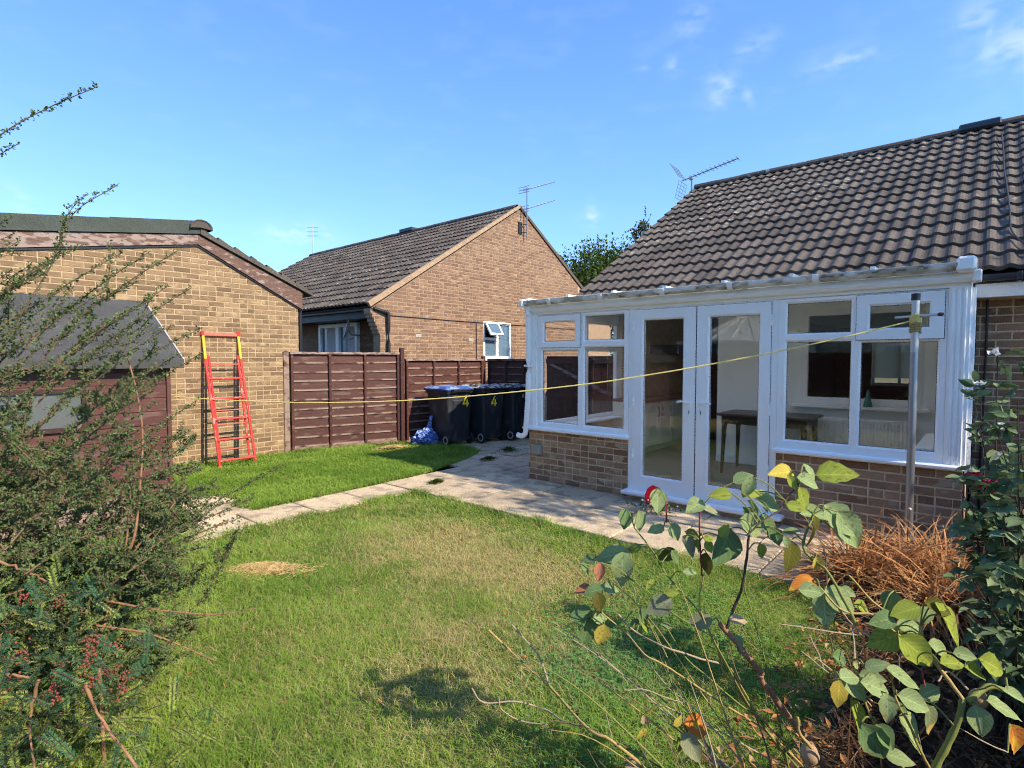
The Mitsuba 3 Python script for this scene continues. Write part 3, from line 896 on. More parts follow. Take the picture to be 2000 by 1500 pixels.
put('far_tiling', m, 'roof_tile', nr, uv=const_uv(m, .5, 0), kind='stuff')
ridge_tiles(nr, (-14.7, 5.28, 5.36), (NX - .06, 5.28, 5.36), 22)
put('ridge_vent', bx(-9.3, -8.7, 5.14, 5.42, 5.40, 5.50, .01), 'dark_gutter', nr)
for s in (1, -1):
    pts = [(5.28 + s * (.80 - 5.28), 2.56), (5.28, 5.345), (5.28, 5.42), (5.28 + s * (.74 - 5.28), 2.64)]
    put('verge', extrude(Polygon(pts if s > 0 else pts[::-1]).buffer(0), .07, YZ(NX - .045)), 'mortar_brown' if s > 0 else 'verge_dark', nr)
put('fascia', bx(-14.6, NX - .22, .92, .95, 2.36, 2.56), 'fascia_black', nb)
put('soffit', bx(-14.6, NX - .22, .95, 1.42, 2.36, 2.385), 'fascia_black', nb)
put('gutter', gutter_mesh(-14.6, NX + .02, .86, 2.575, .06), 'fascia_black', nb, smooth=40)
put('downpipe', tube(smooth_path([(NX + .02, .86, 2.53), (NX + .05, 1.02, 2.49), (NX + .06, 1.13, 2.46), (NX + .06, 1.18, 2.36), (NX + .06, 1.18, 1.2), (NX + .06, 1.18, 0)], 4), .036, 8), 'black_plastic', nb, smooth=True)
put('wall_cable', tube([(NX + .018, 1.25, 2.415), (NX + .018, 3.0, 2.40), (NX + .018, 5.6, 2.40), (NX + .018, 8.2, 2.39)], .008, 6), 'cable', nb)
put('wall_cable', tube([(NX + .018, 3.70, 2.40), (NX + .018, 3.70, .6)], .010, 6), 'cable', nb)
for y, z in ((1.90, 2.00), (3.45, 1.95)):
    put('air_brick', bx(NX + .002, NX + .016, y, y + .16, z, z + .07, .004), 'silver_trim', nb)


def far_window(holder, key_label, y0, z0, y1, z1):
    w = put('window', extrude(sbox(y0, z0, y1, z1).difference(sbox(y0 + .06, z0 + .06, y0 + .44, z1 - .44)).difference(sbox(y0 + .06, z1 - .38, y0 + .44, z1 - .06)).difference(sbox(y0 + .53, z0 + .06, y1 - .06, z1 - .06)), .07, YZ(NX - .06)), 'upvc', holder)
    put('pane', bx(NX - .035, NX - .030, y0 + .05, y1 - .05, z0 + .05, z1 - .40), 'blue_pane', w)
    put('pane', bx(NX - .035, NX - .030, y0 + .52, y1 - .05, z1 - .395, z1 - .05), 'blue_pane', w)
    put('sill', bx(NX, NX + .06, y0 - .04, y1 + .04, z0 - .05, z0 - .003, .006), 'upvc', w)
    # the little top light stands open
    s = extrude(sbox(0, -.36, .46, 0).difference(sbox(.05, -.31, .41, -.05)), .035, YZ(0))
    g = bx(.012, .017, .045, .415, -.315, -.045)
    Rt = trimesh.transformations.rotation_matrix(-.55, [0, 1, 0])
    Rt[:3, 3] = (NX + .025, y0 + .02, z1 - .03)
    k = put('top_light', move(s, Rt), 'upvc', w, label='small open top light')
    put('pane', move(g, Rt), 'blue_pane', k)
    put('curtain', bx(NX - .18, NX - .17, y0 + .66, y1, z0, z1), 'curtain', w)


far_window(nb, '', *WIN)
fw = put('front_window', extrude(sbox(-7.45, 1.35, -5.88, 2.34).difference(sbox(-7.37, 1.43, -6.72, 2.26)).difference(sbox(-6.60, 1.43, -5.96, 2.26)), .08, XZ(1.42)), 'upvc', nb)
put('pane', bx(-7.38, -5.95, 1.40, 1.408, 1.42, 2.27), 'blue_pane', fw)
put('curtain', bx(-7.15, -6.8, 1.382, 1.399, 1.43, 2.26), 'curtain', fw)
put('curtain', bx(-6.3, -6.0, 1.382, 1.399, 1.43, 2.26), 'curtain', fw)
sd = thing('satellite_dish', 'small satellite dish fixed beside the front window of the neighbouring bungalow', 'satellite dish')
dish = trimesh.creation.revolve([(0, 0), (.12, .018), (.24, .07), (.245, .07), (.12, .010), (0, -.008)], sections=24)
dish.apply_transform(trimesh.geometry.align_vectors([0, 0, 1], [-.49, -.84, .25]))
dish.apply_translation((-5.62, .98, 2.14))
put('dish', dish, 'steel_pale', sd, smooth=40)
put('arm', tube([(-5.62, 1.40, 2.05), (-5.62, 1.05, 2.05), (-5.60, .98, 2.13)], .015, 6), 'steel', sd)
put('feed_arm', tube([(-5.60, .98, 1.95), (-5.30, .90, 1.98)], .010, 6), 'steel', sd)

# ------------------------------------------------------------------ garage
GX = -4.25
gr = thing('garage', 'low brick garage with peeling brown barge boards at the left', 'garage')
PK, RE = (-2.385, 3.20), (-.80, 2.37)
gp = Polygon([(-8.6, -.1), (-.86, -.1), (-.86, 2.44), PK, (-8.6, 2.12)])
put('wall', extrude(gp, .22, YZ(GX - .22)), 'mortar_buff', gr)
lay_bricks('garage__wall', gp.intersection(sbox(-5.6, -.02, 0, 4)), YZ(GX), 'brick_garage', 71, limit=300, header=.28)
put('side_wall', bx(-10, GX - .22, -1.06, -.86, -.1, 2.42), 'mortar_buff', gr)
put('far_wall', bx(-10, GX - .22, -8.6, -8.4, -.1, 2.1), 'mortar_buff', gr)
lb = Polygon([(-8.7, 2.10), PK, (PK[0], 3.335), (-8.7, 2.40)])
m = extrude(lb, .03, YZ(GX + .012))
put('barge_board', m, 'barge_paint', gr, uv=const_uv(m, .75, .9))
rb = Polygon([PK, RE, (RE[0], 2.655), (PK[0], 3.335)])
m = extrude(rb, .03, YZ(GX + .0125))
put('barge_board', m, 'barge_paint', gr, uv=const_uv(m, .0, .25))
put('trim', extrude(Polygon([(-8.7, 2.095), PK, RE, (RE[0], 2.345), (PK[0], 3.17), (-8.7, 2.07)]), .02, YZ(GX + .004)), 'fascia_black', gr)
for i in range(6):                                           # strips of green felt folded over the left verge
    a, b = PK[0] - i * 1.05 + (.12 if i == 0 else 0), PK[0] - (i + 1) * 1.05
    f = lambda y: 3.345 + (y - PK[0]) * .1480
    m = extrude(Polygon([(b, f(b)), (a, f(a)), (a, f(a) + .185), (b, f(b) + .195)]), .06 + .004 * (i % 2), YZ(GX + .006))
    put('felt_strip', m, 'green_felt', gr)
sl2 = (RE[1] + .285 - 3.335) / (RE[0] - PK[0])
roofp = Polygon([(-8.7, 2.42), (PK[0], 3.36), (RE[0] + .05, 2.64), (RE[0] + .05, 2.60), (PK[0], 3.30), (-8.7, 2.37)])
put('roof', extrude(roofp, 5.7, YZ(-9.95)), 'green_felt', gr)
for i in range(7):                                           # tile ends along the right verge
    a = PK[0] + .03 + i * .238
    z = 3.345 + sl2 * (a - PK[0])
    m = extrude(Polygon([(a, z + .01), (a + .30, z + .01 + sl2 * .30), (a + .30, z + .045 + sl2 * .30 + .012), (a, z + .105)]), .34, YZ(GX - .26 + .001 * i))
    put('verge_tile', m, 'roof_tile', gr, uv=const_uv(m, rnd(.2, .8), 0))
m = cat([extrude(Polygon([(PK[0] + .03 + i * .238, 3.355 + sl2 * (i * .238 + .03)), (PK[0] + .33 + i * .238, 3.355 + sl2 * (i * .238 + .33)), (PK[0] + .33 + i * .238, 3.40 + sl2 * (i * .238 + .33)), (PK[0] + .03 + i * .238, 3.44 + sl2 * (i * .238 + .03))]), 5.3, YZ(-9.85)) for i in range(7)])
put('far_tiling', m, 'roof_tile', gr, uv=const_uv(m, .5, 0), kind='stuff')
ridge_tiles(gr, (GX + .12, PK[0] + .03, 3.43), (GX - 5, PK[0] + .03, 3.43), 12, .15)
put('downpipe', tube([(GX - .05, -.80, 2.55), (GX - .05, -.80, 0)], .035, 8), 'fascia_black', gr, smooth=True)


# ------------------------------------------------------------------ lap fence
def slat_mesh(L, h, seed, t=.013, off=.022):
    n = max(4, int(L / .22))
    s = np.linspace(0, L, n)
    rr = np.random.default_rng(seed)
    w = np.convolve(rr.normal(0, .006, n + 4), np.ones(3) / 3, 'same')[2:-2]
    top = np.stack([s, s * 0 + h + .03, s * 0 + .002], 1)
    lo = np.stack([s, w, s * 0 + off + rr.normal(0, .0012, n)], 1)
    lb = np.stack([s, w, s * 0 + off - t], 1)
    V = np.vstack([top, lo, lb])
    F = []
    for a in (0, n):
        for i in range(n - 1):
            F += [[a + i, a + n + i, a + n + i + 1], [a + i, a + n + i + 1, a + i + 1]]
    uv = np.vstack([np.stack([s * 0 + seed % 97 / 97, s * 0], 1), np.stack([s * 0 + seed % 97 / 97, s * 0 + 1], 1), np.stack([s * 0 + seed % 97 / 97, s * 0 + 1], 1)])
    return trimesh.Trimesh(V, F, process=False), uv


def wood(m, u=None, v=.4):
    return const_uv(m, rnd() if u is None else u, v)


def lap_panel(name, A, B, z0, z1, nb, label, mat='fence_wood', cap=True, seed=1, group=None):
    A, B = np.array(A, float), np.array(B, float)
    L = np.linalg.norm(B - A)
    d = (B - A) / L
    M = frame((A[0], A[1], 0), (d[0], d[1], 0), (0, 0, 1), (d[1], -d[0], 0))
    t = thing(name, label, 'fence', group)
    n = round((z1 - z0 - .05) / .148)
    h = (z1 - z0 - .05) / n
    for i in range(n):
        m, uv = slat_mesh(L - .04, h, seed * 100 + i * 7)
        K = trimesh.transformations.rotation_matrix(R.gauss(0, .002), [0, 0, 1])
        K[:3, 3] = (.02, z0 + .02 + i * h + R.gauss(0, .003), 0)
        m.apply_transform(M @ K)
        put('slat', m, mat, t, uv=uv)
    for i in range(nb + 1):
        x = .0 + (L - .042) * i / nb
        m = bx(x, x + .042, z0, z1 - .03, .014, .052, .004)
        m.apply_transform(M @ np.eye(4))
        # local z is depth: swap from box axes (a, b, depth)
        put('batten', m, mat, t, uv=wood(m))
    m = bx(0, L, z0 - .0, z1, -.014, -.002)
    m.apply_transform(M)
    put('backing', m, mat, t, uv=wood(m))
    m = bx(-.01, L + .01, z1 - .034, z1 + .006, -.018, .058, .004)
    m.apply_transform(M)
    put('cap_rail', m, 'barge_paint' if cap else mat, t, uv=const_uv(m, 1.0, .95))
    m = bx(0, L, z0 - .06, z0 + .015, .0, .03, .003)
    m.apply_transform(M)
    put('gravel_board', m, mat, t, uv=wood(m, v=.9))
    return t


def post(x, y, h, label, mat='fence_wood', w=.075, ang=0.0, worn=.3):
    t = thing('fence_post', label, 'fence post')
    m = move(bx(-w / 2, w / 2, -w / 2, w / 2, -.2, h, .006), rotz(ang, x, y))
    put('shaft', m, mat, t, uv=const_uv(m, rnd(), worn))
    v = np.array([[-w / 2 - .008, -w / 2 - .008, h], [w / 2 + .008, -w / 2 - .008, h], [w / 2 + .008, w / 2 + .008, h], [-w / 2 - .008, w / 2 + .008, h], [0, 0, h + .03], [-w / 2, -w / 2, h - .001]])
    m = move(trimesh.convex.convex_hull(v), rotz(ang, x, y))
    put('cap', m, mat, t, uv=const_uv(m, rnd(), .9))


lap_panel('lap_fence', (-4.235, -1.02), (-3.745, .80), .06, 1.66, 3, 'sunlit red brown lap fence panel beside the garage with a pale cap rail', seed=3)
lap_panel('lap_fence', (-3.70, .92), (-3.55, 2.80), .05, 1.545, 3, 'brown lap fence panel behind the blue lidded bin', seed=4)
post(-4.255, -1.085, 1.66, 'fence post at the garage corner with a pale weathered foot', ang=1.3, worn=.95, w=.085)
post(-3.725, .865, 1.745, 'tall fence post between the sunlit panel and the bins panel', ang=1.35)
post(-3.54, 2.84, 1.60, 'fence post behind the bins where the fence turns the corner', ang=1.4)
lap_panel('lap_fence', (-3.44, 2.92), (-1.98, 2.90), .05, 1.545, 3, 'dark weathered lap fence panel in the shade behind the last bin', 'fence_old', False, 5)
gt = thing('side_gate', 'dark boarded gate with a diagonal brace seen through the sun room glass', 'gate')
for i in range(10):
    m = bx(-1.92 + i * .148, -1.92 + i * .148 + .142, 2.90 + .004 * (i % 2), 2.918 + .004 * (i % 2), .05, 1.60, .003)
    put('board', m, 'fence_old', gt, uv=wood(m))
for z in (.22, .84, 1.46):
    m = bx(-1.92, -.45, 2.868, 2.899, z, z + .09, .004)
    put('rail', m, 'fence_wood', gt, uv=wood(m, v=.8))
m = extrude(Polygon([(-1.88, 1.46), (-1.78, 1.46), (-.50, .95), (-.50, .87)]), .028, XZ(2.8985))
put('brace', m, 'barge_paint', gt, uv=const_uv(m, 1.0, .7))
post(-.38, 2.93, 1.62, 'gate post against the house at the end of the side passage', 'fence_old')

# ------------------------------------------------------------------ wheelie bins
def hull(pts):
    return trimesh.convex.convex_hull(np.array(pts, float))


def rrect(d, w, z, c, ox=0.0):
    """Corners of a rounded rectangle, d along x (rear at +x) and w along y."""
    out = []
    for sx, sy in ((1, 1), (-1, 1), (-1, -1), (1, -1)):
        for a in np.linspace(0, np.pi / 2, 4):
            dx, dy = c * (math.cos(a) - 1), c * (math.sin(a) - 1)
            out.append((ox + sx * (d / 2 + dx), sy * (w / 2 + dy), z))
    return out


def wheelie_bin(x, y, rot, label, lid_mat, digits, dx=0.10, dz=.80, sticker=None):
    t = thing('wheelie_bin', label, 'wheelie bin', None)
    M = rotz(rot, x, y, 0)
    body = trimesh.util.concatenate([hull(rrect(.50, .46, .07, .05, .02) + rrect(.66, .56, .93, .05, -.03)),
                                     hull(rrect(.70, .60, .93, .05, -.03) + rrect(.71, .61, .985, .05, -.03))])
    put('body', move(body, M), 'bin_plastic', t, smooth=30)
    put('rear_panel', move(hull([(.265, -.15, .16), (.265, .15, .16), (.295, -.17, .82), (.295, .17, .82), (.310, -.165, .80), (.310, .165, .80), (.282, .145, .18), (.282, -.145, .18)]), M), 'bin_plastic', t)
    lid = hull(rrect(.75, .63, .988, .05, -.045) + rrect(.75, .63, 1.015, .05, -.045) + rrect(.62, .50, 1.055, .05, -.045) + rrect(.35, .28, 1.068, .05, -.045))
    lk = put('lid', move(lid, M), lid_mat, t, smooth=25)
    put('lid_rim', move(hull(rrect(.755, .635, .975, .05, -.045) + rrect(.755, .635, .990, .05, -.045)), M), 'black_plastic', lk, smooth=30)
    put('handle', move(tube([(.31, -.22, .99), (.40, -.22, 1.0), (.40, .22, 1.0), (.31, .22, .99)], .016, 8), M), 'black_plastic', t)
    put('axle', move(tube([(.24, -.27, .105), (.24, .27, .105)], .012, 6), M), 'steel', t)
    for s in (1, -1):
        prof = [(.0, -.025), (.045, -.025), (.05, -.018), (.072, -.018), (.078, -.026), (.102, -.022), (.105, 0), (.102, .022), (.078, .026), (.072, .018), (.05, .018), (.045, .025), (0, .025)]
        w = trimesh.creation.revolve(prof, sections=28)
        w.apply_transform(trimesh.transformations.rotation_matrix(np.pi / 2, [1, 0, 0]))
        w.apply_translation((.235, s * .262, .105))
        k = put('wheel', move(w, M), 'black_plastic', t, smooth=40)
        rim = trimesh.creation.annulus(.046, .074, .006, sections=24)
        rim.apply_transform(trimesh.transformations.rotation_matrix(np.pi / 2, [1, 0, 0]))
        rim.apply_translation((.235, s * .287, .105))
        put('hub', move(rim, M), 'vent_grey', k)
    lean = .036
    if digits:
        g = meshkit.text_mesh(digits, .185, .002, True)
        c = g.bounds.mean(0)
        lean = .036
        g.apply_transform(frame((.3135 - .0, dx - c[0], dz - c[1]), (0, 1, 0), (lean, 0, 1), (1, 0, 0)))
        put('number', move(g, M), 'sticker_yellow', t)
    if sticker:
        k = put('sticker', move(bx(.302, .3045, .085, .225, .755, .895), M), 'sticker_red', t)
        g = meshkit.text_mesh(sticker, .055, .0015, True)
        c = g.bounds.mean(0)
        g.apply_transform(frame((.3048, .155 - c[0], .825 - c[1]), (0, 1, 0), (0, 0, 1), (1, 0, 0)))
        put('lettering', move(g, M), 'sticker_white', k)
        g = meshkit.text_mesh('8', .10, .002, True)
        c = g.bounds.mean(0)
        g.apply_transform(frame((.302, .02 - c[0], .825 - c[1]), (0, 1, 0), (lean, 0, 1), (1, 0, 0)))
        put('number', move(g, M), 'rope_yellow', t)
    return t


wheelie_bin(-2.98, 1.38, -.10, 'black wheelie bin with a blue lid and a yellow 4, nearest the tarpaulin', 'lid_blue', '4', .11, .79)
wheelie_bin(-2.78, 2.04, -.05, 'black wheelie bin with a grimy lid and a yellow 4, middle of the three', 'lid_grimy', '4', -.02, .77)
wheelie_bin(-2.60, 2.62, .03, 'black wheelie bin with a small red sticker, in the shade by the corner fence', 'lid_grimy', '', 0, 0, 'LE')

# blue tarpaulin beside the bins
tp = thing('tarpaulin', 'crumpled blue plastic tarpaulin bundle beside the blue lidded bin', 'tarpaulin')
m = trimesh.creation.icosphere(5, 1.0)
v = m.vertices.copy()
k = meshkit.fbm(v * 2.2 + 5, 4, 3)
k2 = np.abs(meshkit.fbm(v * 4.5 + 9, 3, 5) - .5)
v *= (.55 + .8 * k - 1.1 * k2)[:, None]
v *= [.21, .26, .20]
v[:, 2] = np.maximum(v[:, 2], -.06)
m.vertices = v + np.array([-3.20, .98, .10])
put('bundle', m, 'tarp', tp, smooth=35)
a, b = np.meshgrid(np.linspace(0, 1, 14), np.linspace(-1, 1, 12), indexing='ij')
fold = meshkit.fbm(np.stack([a * 3, b * 4, a * 0], -1), 3, 2) - .5
px = -3.28 + .10 * a + .10 * b * (1 - .65 * a) + fold * .05
py = 1.06 + .03 * a + fold * .10
pz = .10 + .42 * a
q = np.stack([px, py, pz], -1).reshape(-1, 3)
i, j = np.meshgrid(np.arange(13), np.arange(11), indexing='ij')
fq = np.stack([i * 12 + j, (i + 1) * 12 + j, (i + 1) * 12 + j + 1, i * 12 + j + 1], -1).reshape(-1, 4)
put('flap', (q, fq), 'tarp', tp, smooth=True)

# ------------------------------------------------------------------ ladder
ld = thing('ladder', 'red ladder with yellow upper rails leaning on the garage wall', 'ladder')
YL, YR = -2.345, -1.845
fx = lambda z: -3.715 - .285 * z                               # front section
bxk = lambda z: -3.80 - .222 * z                               # rear section
for y in (YL, YR):
    m = tube([(fx(0), y, 0.0), (fx(1.60), y, 1.60)], .021, 8)
    put('rail', m, 'red_paint', ld)
    yy = y + (.045 if y == YL else -.045)
    put('rear_rail', tube([(bxk(.04), yy, .04), (bxk(1.60), yy, 1.60)], .017, 8), 'red_paint', ld)
    put('upper_rail', tube([(bxk(1.58), yy - (.045 if y == YL else -.045), 1.55), (bxk(1.93), yy - (.045 if y == YL else -.045), 1.91)], .019, 8), 'yellow_paint', ld, label='yellow upper rail')
    put('foot', bx(fx(0) - .03, fx(0) + .025, y - .025, y + .025, -.03, .03, .006), 'red_worn', ld)
    put('rail_end', bx(bxk(1.93) - .028, bxk(1.93) + .024, y - .034, y + .034, 1.885, 1.955, .012), 'red_paint', ld)
for z in (.10, .39, .68, .97, 1.26):
    put('rung', tube([(fx(z), YL, z), (fx(z), YR, z)], .017, 8), 'red_paint', ld)
for z in (.24, .60, .80, 1.47):
    put('rear_rung', tube([(bxk(z), YL + .045, z), (bxk(z), YR - .045, z)], .009, 6), 'red_worn', ld)
put('top_bar', bx(bxk(1.91) - .018, bxk(1.91) + .018, YL, YR, 1.885, 1.935, .008), 'red_worn', ld)

# ------------------------------------------------------------------ shed
sh = thing('shed', 'brown boarded shed with a grey felt roof behind the left shrub', 'shed')
SX0, SY1, SY0 = -1.44, -3.655, -7.2
for i in range(13):
    z = -.08 + i * .1265
    y0 = SY0 + (0 if i % 3 else 1.1)
    v = np.array([[SX0, SY0, z], [SX0, SY1 - .03, z], [SX0, SY1 - .03, z + .118], [SX0, SY0, z + .118]])
    m = bx(SX0 - .02, SX0, SY0, SY1 - .035, z, z + .121, .004)
    m.apply_transform(trimesh.transformations.translation_matrix((R.gauss(0, .002), 0, 0)))
    m2 = bx(SX0 - .02, SX0 - .008, SY0, SY1 - .035, z + .121, z + .127)
    mm = cat([m, m2])
    put('board', mm, 'shed_wood', sh, uv=const_uv(mm, rnd(), 1.0 if i < 3 else rnd(.2, .8)))
m = bx(SX0 - .03, SX0 + .018, SY1 - .035, SY1, -.1, 1.545, .004)
put('corner_trim', m, 'shed_wood', sh, uv=wood(m))
m = extrude(Polygon([(-3.42, -.1), (-1.46, -.1), (-1.46, 1.54), (-2.42, 2.10), (-3.42, 1.54)]), .03, XZ(SY1 - .004))
put('end_wall', m, 'shed_wood', sh, uv=wood(m))
m = bx(-3.42, -3.40, SY0, SY1 - .04, -.1, 1.5)
put('rear_wall', m, 'shed_wood', sh, uv=wood(m))
RP = Polygon([(-1.325, 1.545), (-2.42, 2.165), (-3.52, 1.545), (-3.52, 1.515), (-2.42, 2.130), (-1.325, 1.515)])
rk = put('roof', extrude(RP, 3.70, XZ(-3.575)), 'shed_felt', sh)
put('felt_fold', bx(-1.332, -1.318, -7.27, -3.570, 1.462, 1.549, .003), 'shed_felt', rk)
for y in (-4.55, -5.5):
    put('felt_lap', extrude(Polygon([(-1.322, 1.5475), (-2.42, 2.1685), (-2.42, 2.172), (-1.322, 1.5515)]), .03, XZ(y)), 'shed_felt', rk)
put('verge_trim', extrude(Polygon([(-1.325, 1.552), (-2.42, 2.172), (-2.42, 2.155), (-1.325, 1.535)]), .014, XZ(-3.562)), 'silver_trim', rk)
put('batten', bx(-1.345, -1.333, -7.2, -3.59, 1.47, 1.50, .002), 'white_soft', rk)
wn = put('window', extrude(sbox(-5.05, .93, -4.30, 1.30).difference(sbox(-5.01, .97, -4.34, 1.26)), .03, YZ(SX0 + .001)), 'shed_wood', sh, uv=None)
scene[wn] = mikit.ply(extrude(sbox(-5.05, .93, -4.30, 1.30).difference(sbox(-5.01, .97, -4.34, 1.26)), .03, YZ(SX0 + .001)), 'fence_old', uv=None)
put('pane', bx(SX0 + .003, SX0 + .008, -5.01, -4.34, .97, 1.26), 'shed_pane', wn)

# ------------------------------------------------------------------ washing line
pl = thing('washing_line_post', 'grey metal washing line post standing in the dead clump', 'post')
PX, PY = 4.035, -.41
put('pole', tube([(PX, PY, -.1), (PX - .002, PY, 1.60)], .027, 14), 'aluminium', pl, smooth=True)
put('sleeve', tube([(PX - .002, PY, 1.60), (PX - .003, PY, 1.985)], .0255, 14), 'steel_pale', pl, smooth=True)
put('cap', tube([(PX - .003, PY, 1.985), (PX - .003, PY, 2.035)], .029, 14), 'black_plastic', pl, smooth=40)
put('cross_arm', tube([(PX - .135, PY + .09, 1.868), (PX + .145, PY - .09, 1.868)], .0095, 8), 'steel_pale', pl, smooth=True)
put('arm_tip', tube([(PX + .14, PY - .087, 1.868), (PX + .165, PY - .10, 1.868)], .013, 8), 'black_plastic', pl, smooth=40)
put('bolt', trimesh.creation.icosphere(1, .012).apply_translation((PX + .005, PY - .028, .42)), 'steel_pale', pl)
wl = thing('washing_line', 'thin yellow washing line strung from the post to the shed', 'washing line')
P0, P1 = np.array([PX, PY, 1.84]), np.array([-1.42, -3.63, 1.19])
tt = np.linspace(0, 1, 60)
pts = P0 + (P1 - P0) * tt[:, None] - np.array([0, 0, 1.0]) * (4 * .262 * tt * (1 - tt))[:, None]
pts[:, 2] += .006 * (meshkit.noise(np.stack([tt * 14, tt * 0, tt * 0], -1), 4) - .5) * np.sin(np.pi * tt)
put('cord', tube(pts, .0058, 6), 'rope_yellow', wl, smooth=True)
g = np.linspace(0, 5 * 2 * np.pi, 60)
put('knot', tube(np.stack([PX + .031 * np.cos(g), PY + .031 * np.sin(g), 1.815 + .06 * g / g[-1] + .006 * np.sin(g * 3)], -1), .009, 6), 'rope_yellow', wl, smooth=True)
g = np.linspace(0, 4 * 2 * np.pi, 50)
put('knot', tube(np.stack([PX + .032 * np.cos(g), PY + .032 * np.sin(g), 1.745 + .07 * g / g[-1]], -1), .009, 6), 'twig_ochre', wl, smooth=True)


# ------------------------------------------------------------------ aerials
def rod(a, b, r):
    return tube([a, b], r, 6)


ta = thing('tv_aerial', 'television aerial with a grid reflector on the left end of the near roof', 'aerial')
put('mast', rod((-.13, 5.30, 4.3), (-.13, 5.30, 5.20), .014), 'steel', ta)
d = np.array([.93, .02, .17])
d /= np.linalg.norm(d)
o = np.array([-.16, 5.30, 5.17])
up = np.array([-.17, 0, .985])
sd_ = np.cross(d, up)
put('boom', rod(o - d * .18, o + d * .95, .010), 'steel', ta)
for i in range(12):
    c = o + d * (.02 + i * .083)
    w = .10 + .012 * (i % 2)
    put('element', cat([rod(c + sd_ * w * s, c + sd_ * w * s + up * .0 + d * .012, .004) for s in (-1, 1)] + [rod(c - sd_ * w, c + sd_ * w, .0045), rod(c + up * .035, c - up * .035, .0045)]), 'steel', ta)
for s in (1, -1):
    base = o - d * .16 + up * .05 * s
    tip = base - d * .16 * 0 + up * .30 * s - d * .13
    grid = [rod(base + (tip - base) * k - sd_ * .22, base + (tip - base) * k + sd_ * .22, .004) for k in np.linspace(0, 1, 6)]
    grid += [rod(base + sd_ * w, tip + sd_ * w, .004) for w in (-.2, -.07, .07, .2)]
    put('reflector', cat(grid), 'steel', ta)
put('clamp', bx(-.175, -.11, 5.275, 5.33, 5.12, 5.18, .006), 'aluminium', ta)
tn = thing('tv_aerial', 'twin armed television aerial on the gable peak of the neighbouring bungalow', 'aerial')
put('mast', rod((-4.50, 5.45, 4.6), (-4.50, 5.45, 5.88), .016), 'steel', tn)
for z in (5.80, 5.32):
    k = put('boom', rod((-4.50, 5.38, z), (-4.50 + .12, 6.42, z + .42), .014), 'steel', tn)
    for i in range(9):
        c = np.array([-4.50 + .012 * i, 5.42 + .12 * i, z + .016 + .0485 * i])
        put('element', rod(c - [.10, 0, 0], c + [.10, 0, 0], .006), 'steel', k)
    put('reflector', cat([rod((-4.68, 5.34, z + .07 * q), (-4.32, 5.34, z + .07 * q), .008) for q in (-1, 0, 1)] + [rod((-4.5, 5.34, z - .07), (-4.5, 5.34, z + .07), .008)]), 'steel_pale', k)
put('bracket', cat([rod((-4.585, 5.28, 4.95), (-4.50, 5.45, 4.95), .012), rod((-4.585, 5.28, 4.75), (-4.50, 5.45, 4.75), .012), bx(-4.598, -4.57, 5.22, 5.34, 4.70, 5.0)]), 'fascia_black', tn)
tf = thing('tv_aerial', 'thin television aerial far left on the neighbouring roof ridge', 'aerial')
put('mast', rod((-14.6, 5.28, 5.0), (-14.6, 5.28, 6.5), .018), 'steel_pale', tf)
for z in (6.40, 6.25, 6.1):
    put('element', rod((-14.75, 5.15, z), (-14.45, 5.41, z), .012), 'steel_pale', tf)

# ------------------------------------------------------------------ behind and beside the viewer: what the glass reflects and what shades the bed
bf = thing('boundary_fence', 'brown boarded boundary fence along the right of the garden', 'fence')
for i in range(70):
    y = -9.4 + i * .152
    m = bx(5.75, 5.772, y, y + .148, -.1, 1.25, .0)
    put('board', m, 'fence_wood', bf, uv=wood(m))
m = bx(5.772, 5.81, -9.4, 1.2, .9, .99)
put('rail', m, 'fence_wood', bf, uv=wood(m))
rf = thing('rear_fence', 'brown boarded fence across the far end of the garden', 'fence')
for i in range(54):
    m = bx(-4.2 + i * .18, -4.2 + i * .18 + .175, -9.42, -9.40, -.1, 1.7)
    put('board', m, 'fence_wood', rf, uv=wood(m))
rh = thing('rear_house', 'cream rendered house with a brick wing reflected in the door glass', 'house')
put('wall', bx(-5.6, 6.0, -26, -18.5, -.1, 5.6), 'render_cream', rh)
m = bx(-14, -5.65, -26, -17.5, -.1, 5.4)
put('brick_wing', m, 'brick_red', rh, uv=const_uv(m, .5, .4))
put('roof', extrude(Polygon([(-26.5, 5.5), (-17.0, 5.5), (-22, 8.3)]), 21, YZ(-14.5)), 'roof_tile', rh)
for x, z in ((-4.6, 3.4), (-2.2, 3.6), (.6, 3.4), (3.4, 3.4), (1.5, .9), (-9, 3.2), (-11.5, 3.2)):
    y = -18.5 if x > -5.6 else -17.5
    k = put('window', bx(x, x + 1.3, y + .002, y + .05, z, z + 1.2, .01), 'upvc', rh)
    put('pane', bx(x + .08, x + .60, y + .052, y + .056, z + .08, z + 1.12), 'blue_pane', k)
    put('pane', bx(x + .70, x + 1.22, y + .052, y + .056, z + .08, z + 1.12), 'blue_pane', k)
rc = thing('rear_conservatory', 'white conservatory with a ribbed glass roof reflected in the sun room doors', 'conservatory')
CX, CY = -2.4, -15.9
put('base_wall', bx(CX - 2.0, CX + 2.0, CY - 2.5, CY + 1.6, -.1, .7), 'render_cream', rc)
put('wall_frame', cat([bx(CX - 2.0 + i * .5 - .03, CX - 2.0 + i * .5 + .03, CY + 1.56, CY + 1.62, .7, 2.15) for i in range(9)] + [bx(CX - 2.05, CX + 2.05, CY + 1.5, CY + 1.66, 2.1, 2.2)]), 'upvc', rc)
put('glazing', bx(CX - 1.98, CX + 1.98, CY - 2.4, CY + 1.5, .7, 2.1), 'blue_pane', rc)
apex = np.array([CX, CY, 3.25])
rim = [np.array([CX + 2.1 * math.cos(a) * 1.0, CY + 1.75 * math.sin(a), 2.2]) for a in np.linspace(0, 2 * np.pi, 33)]
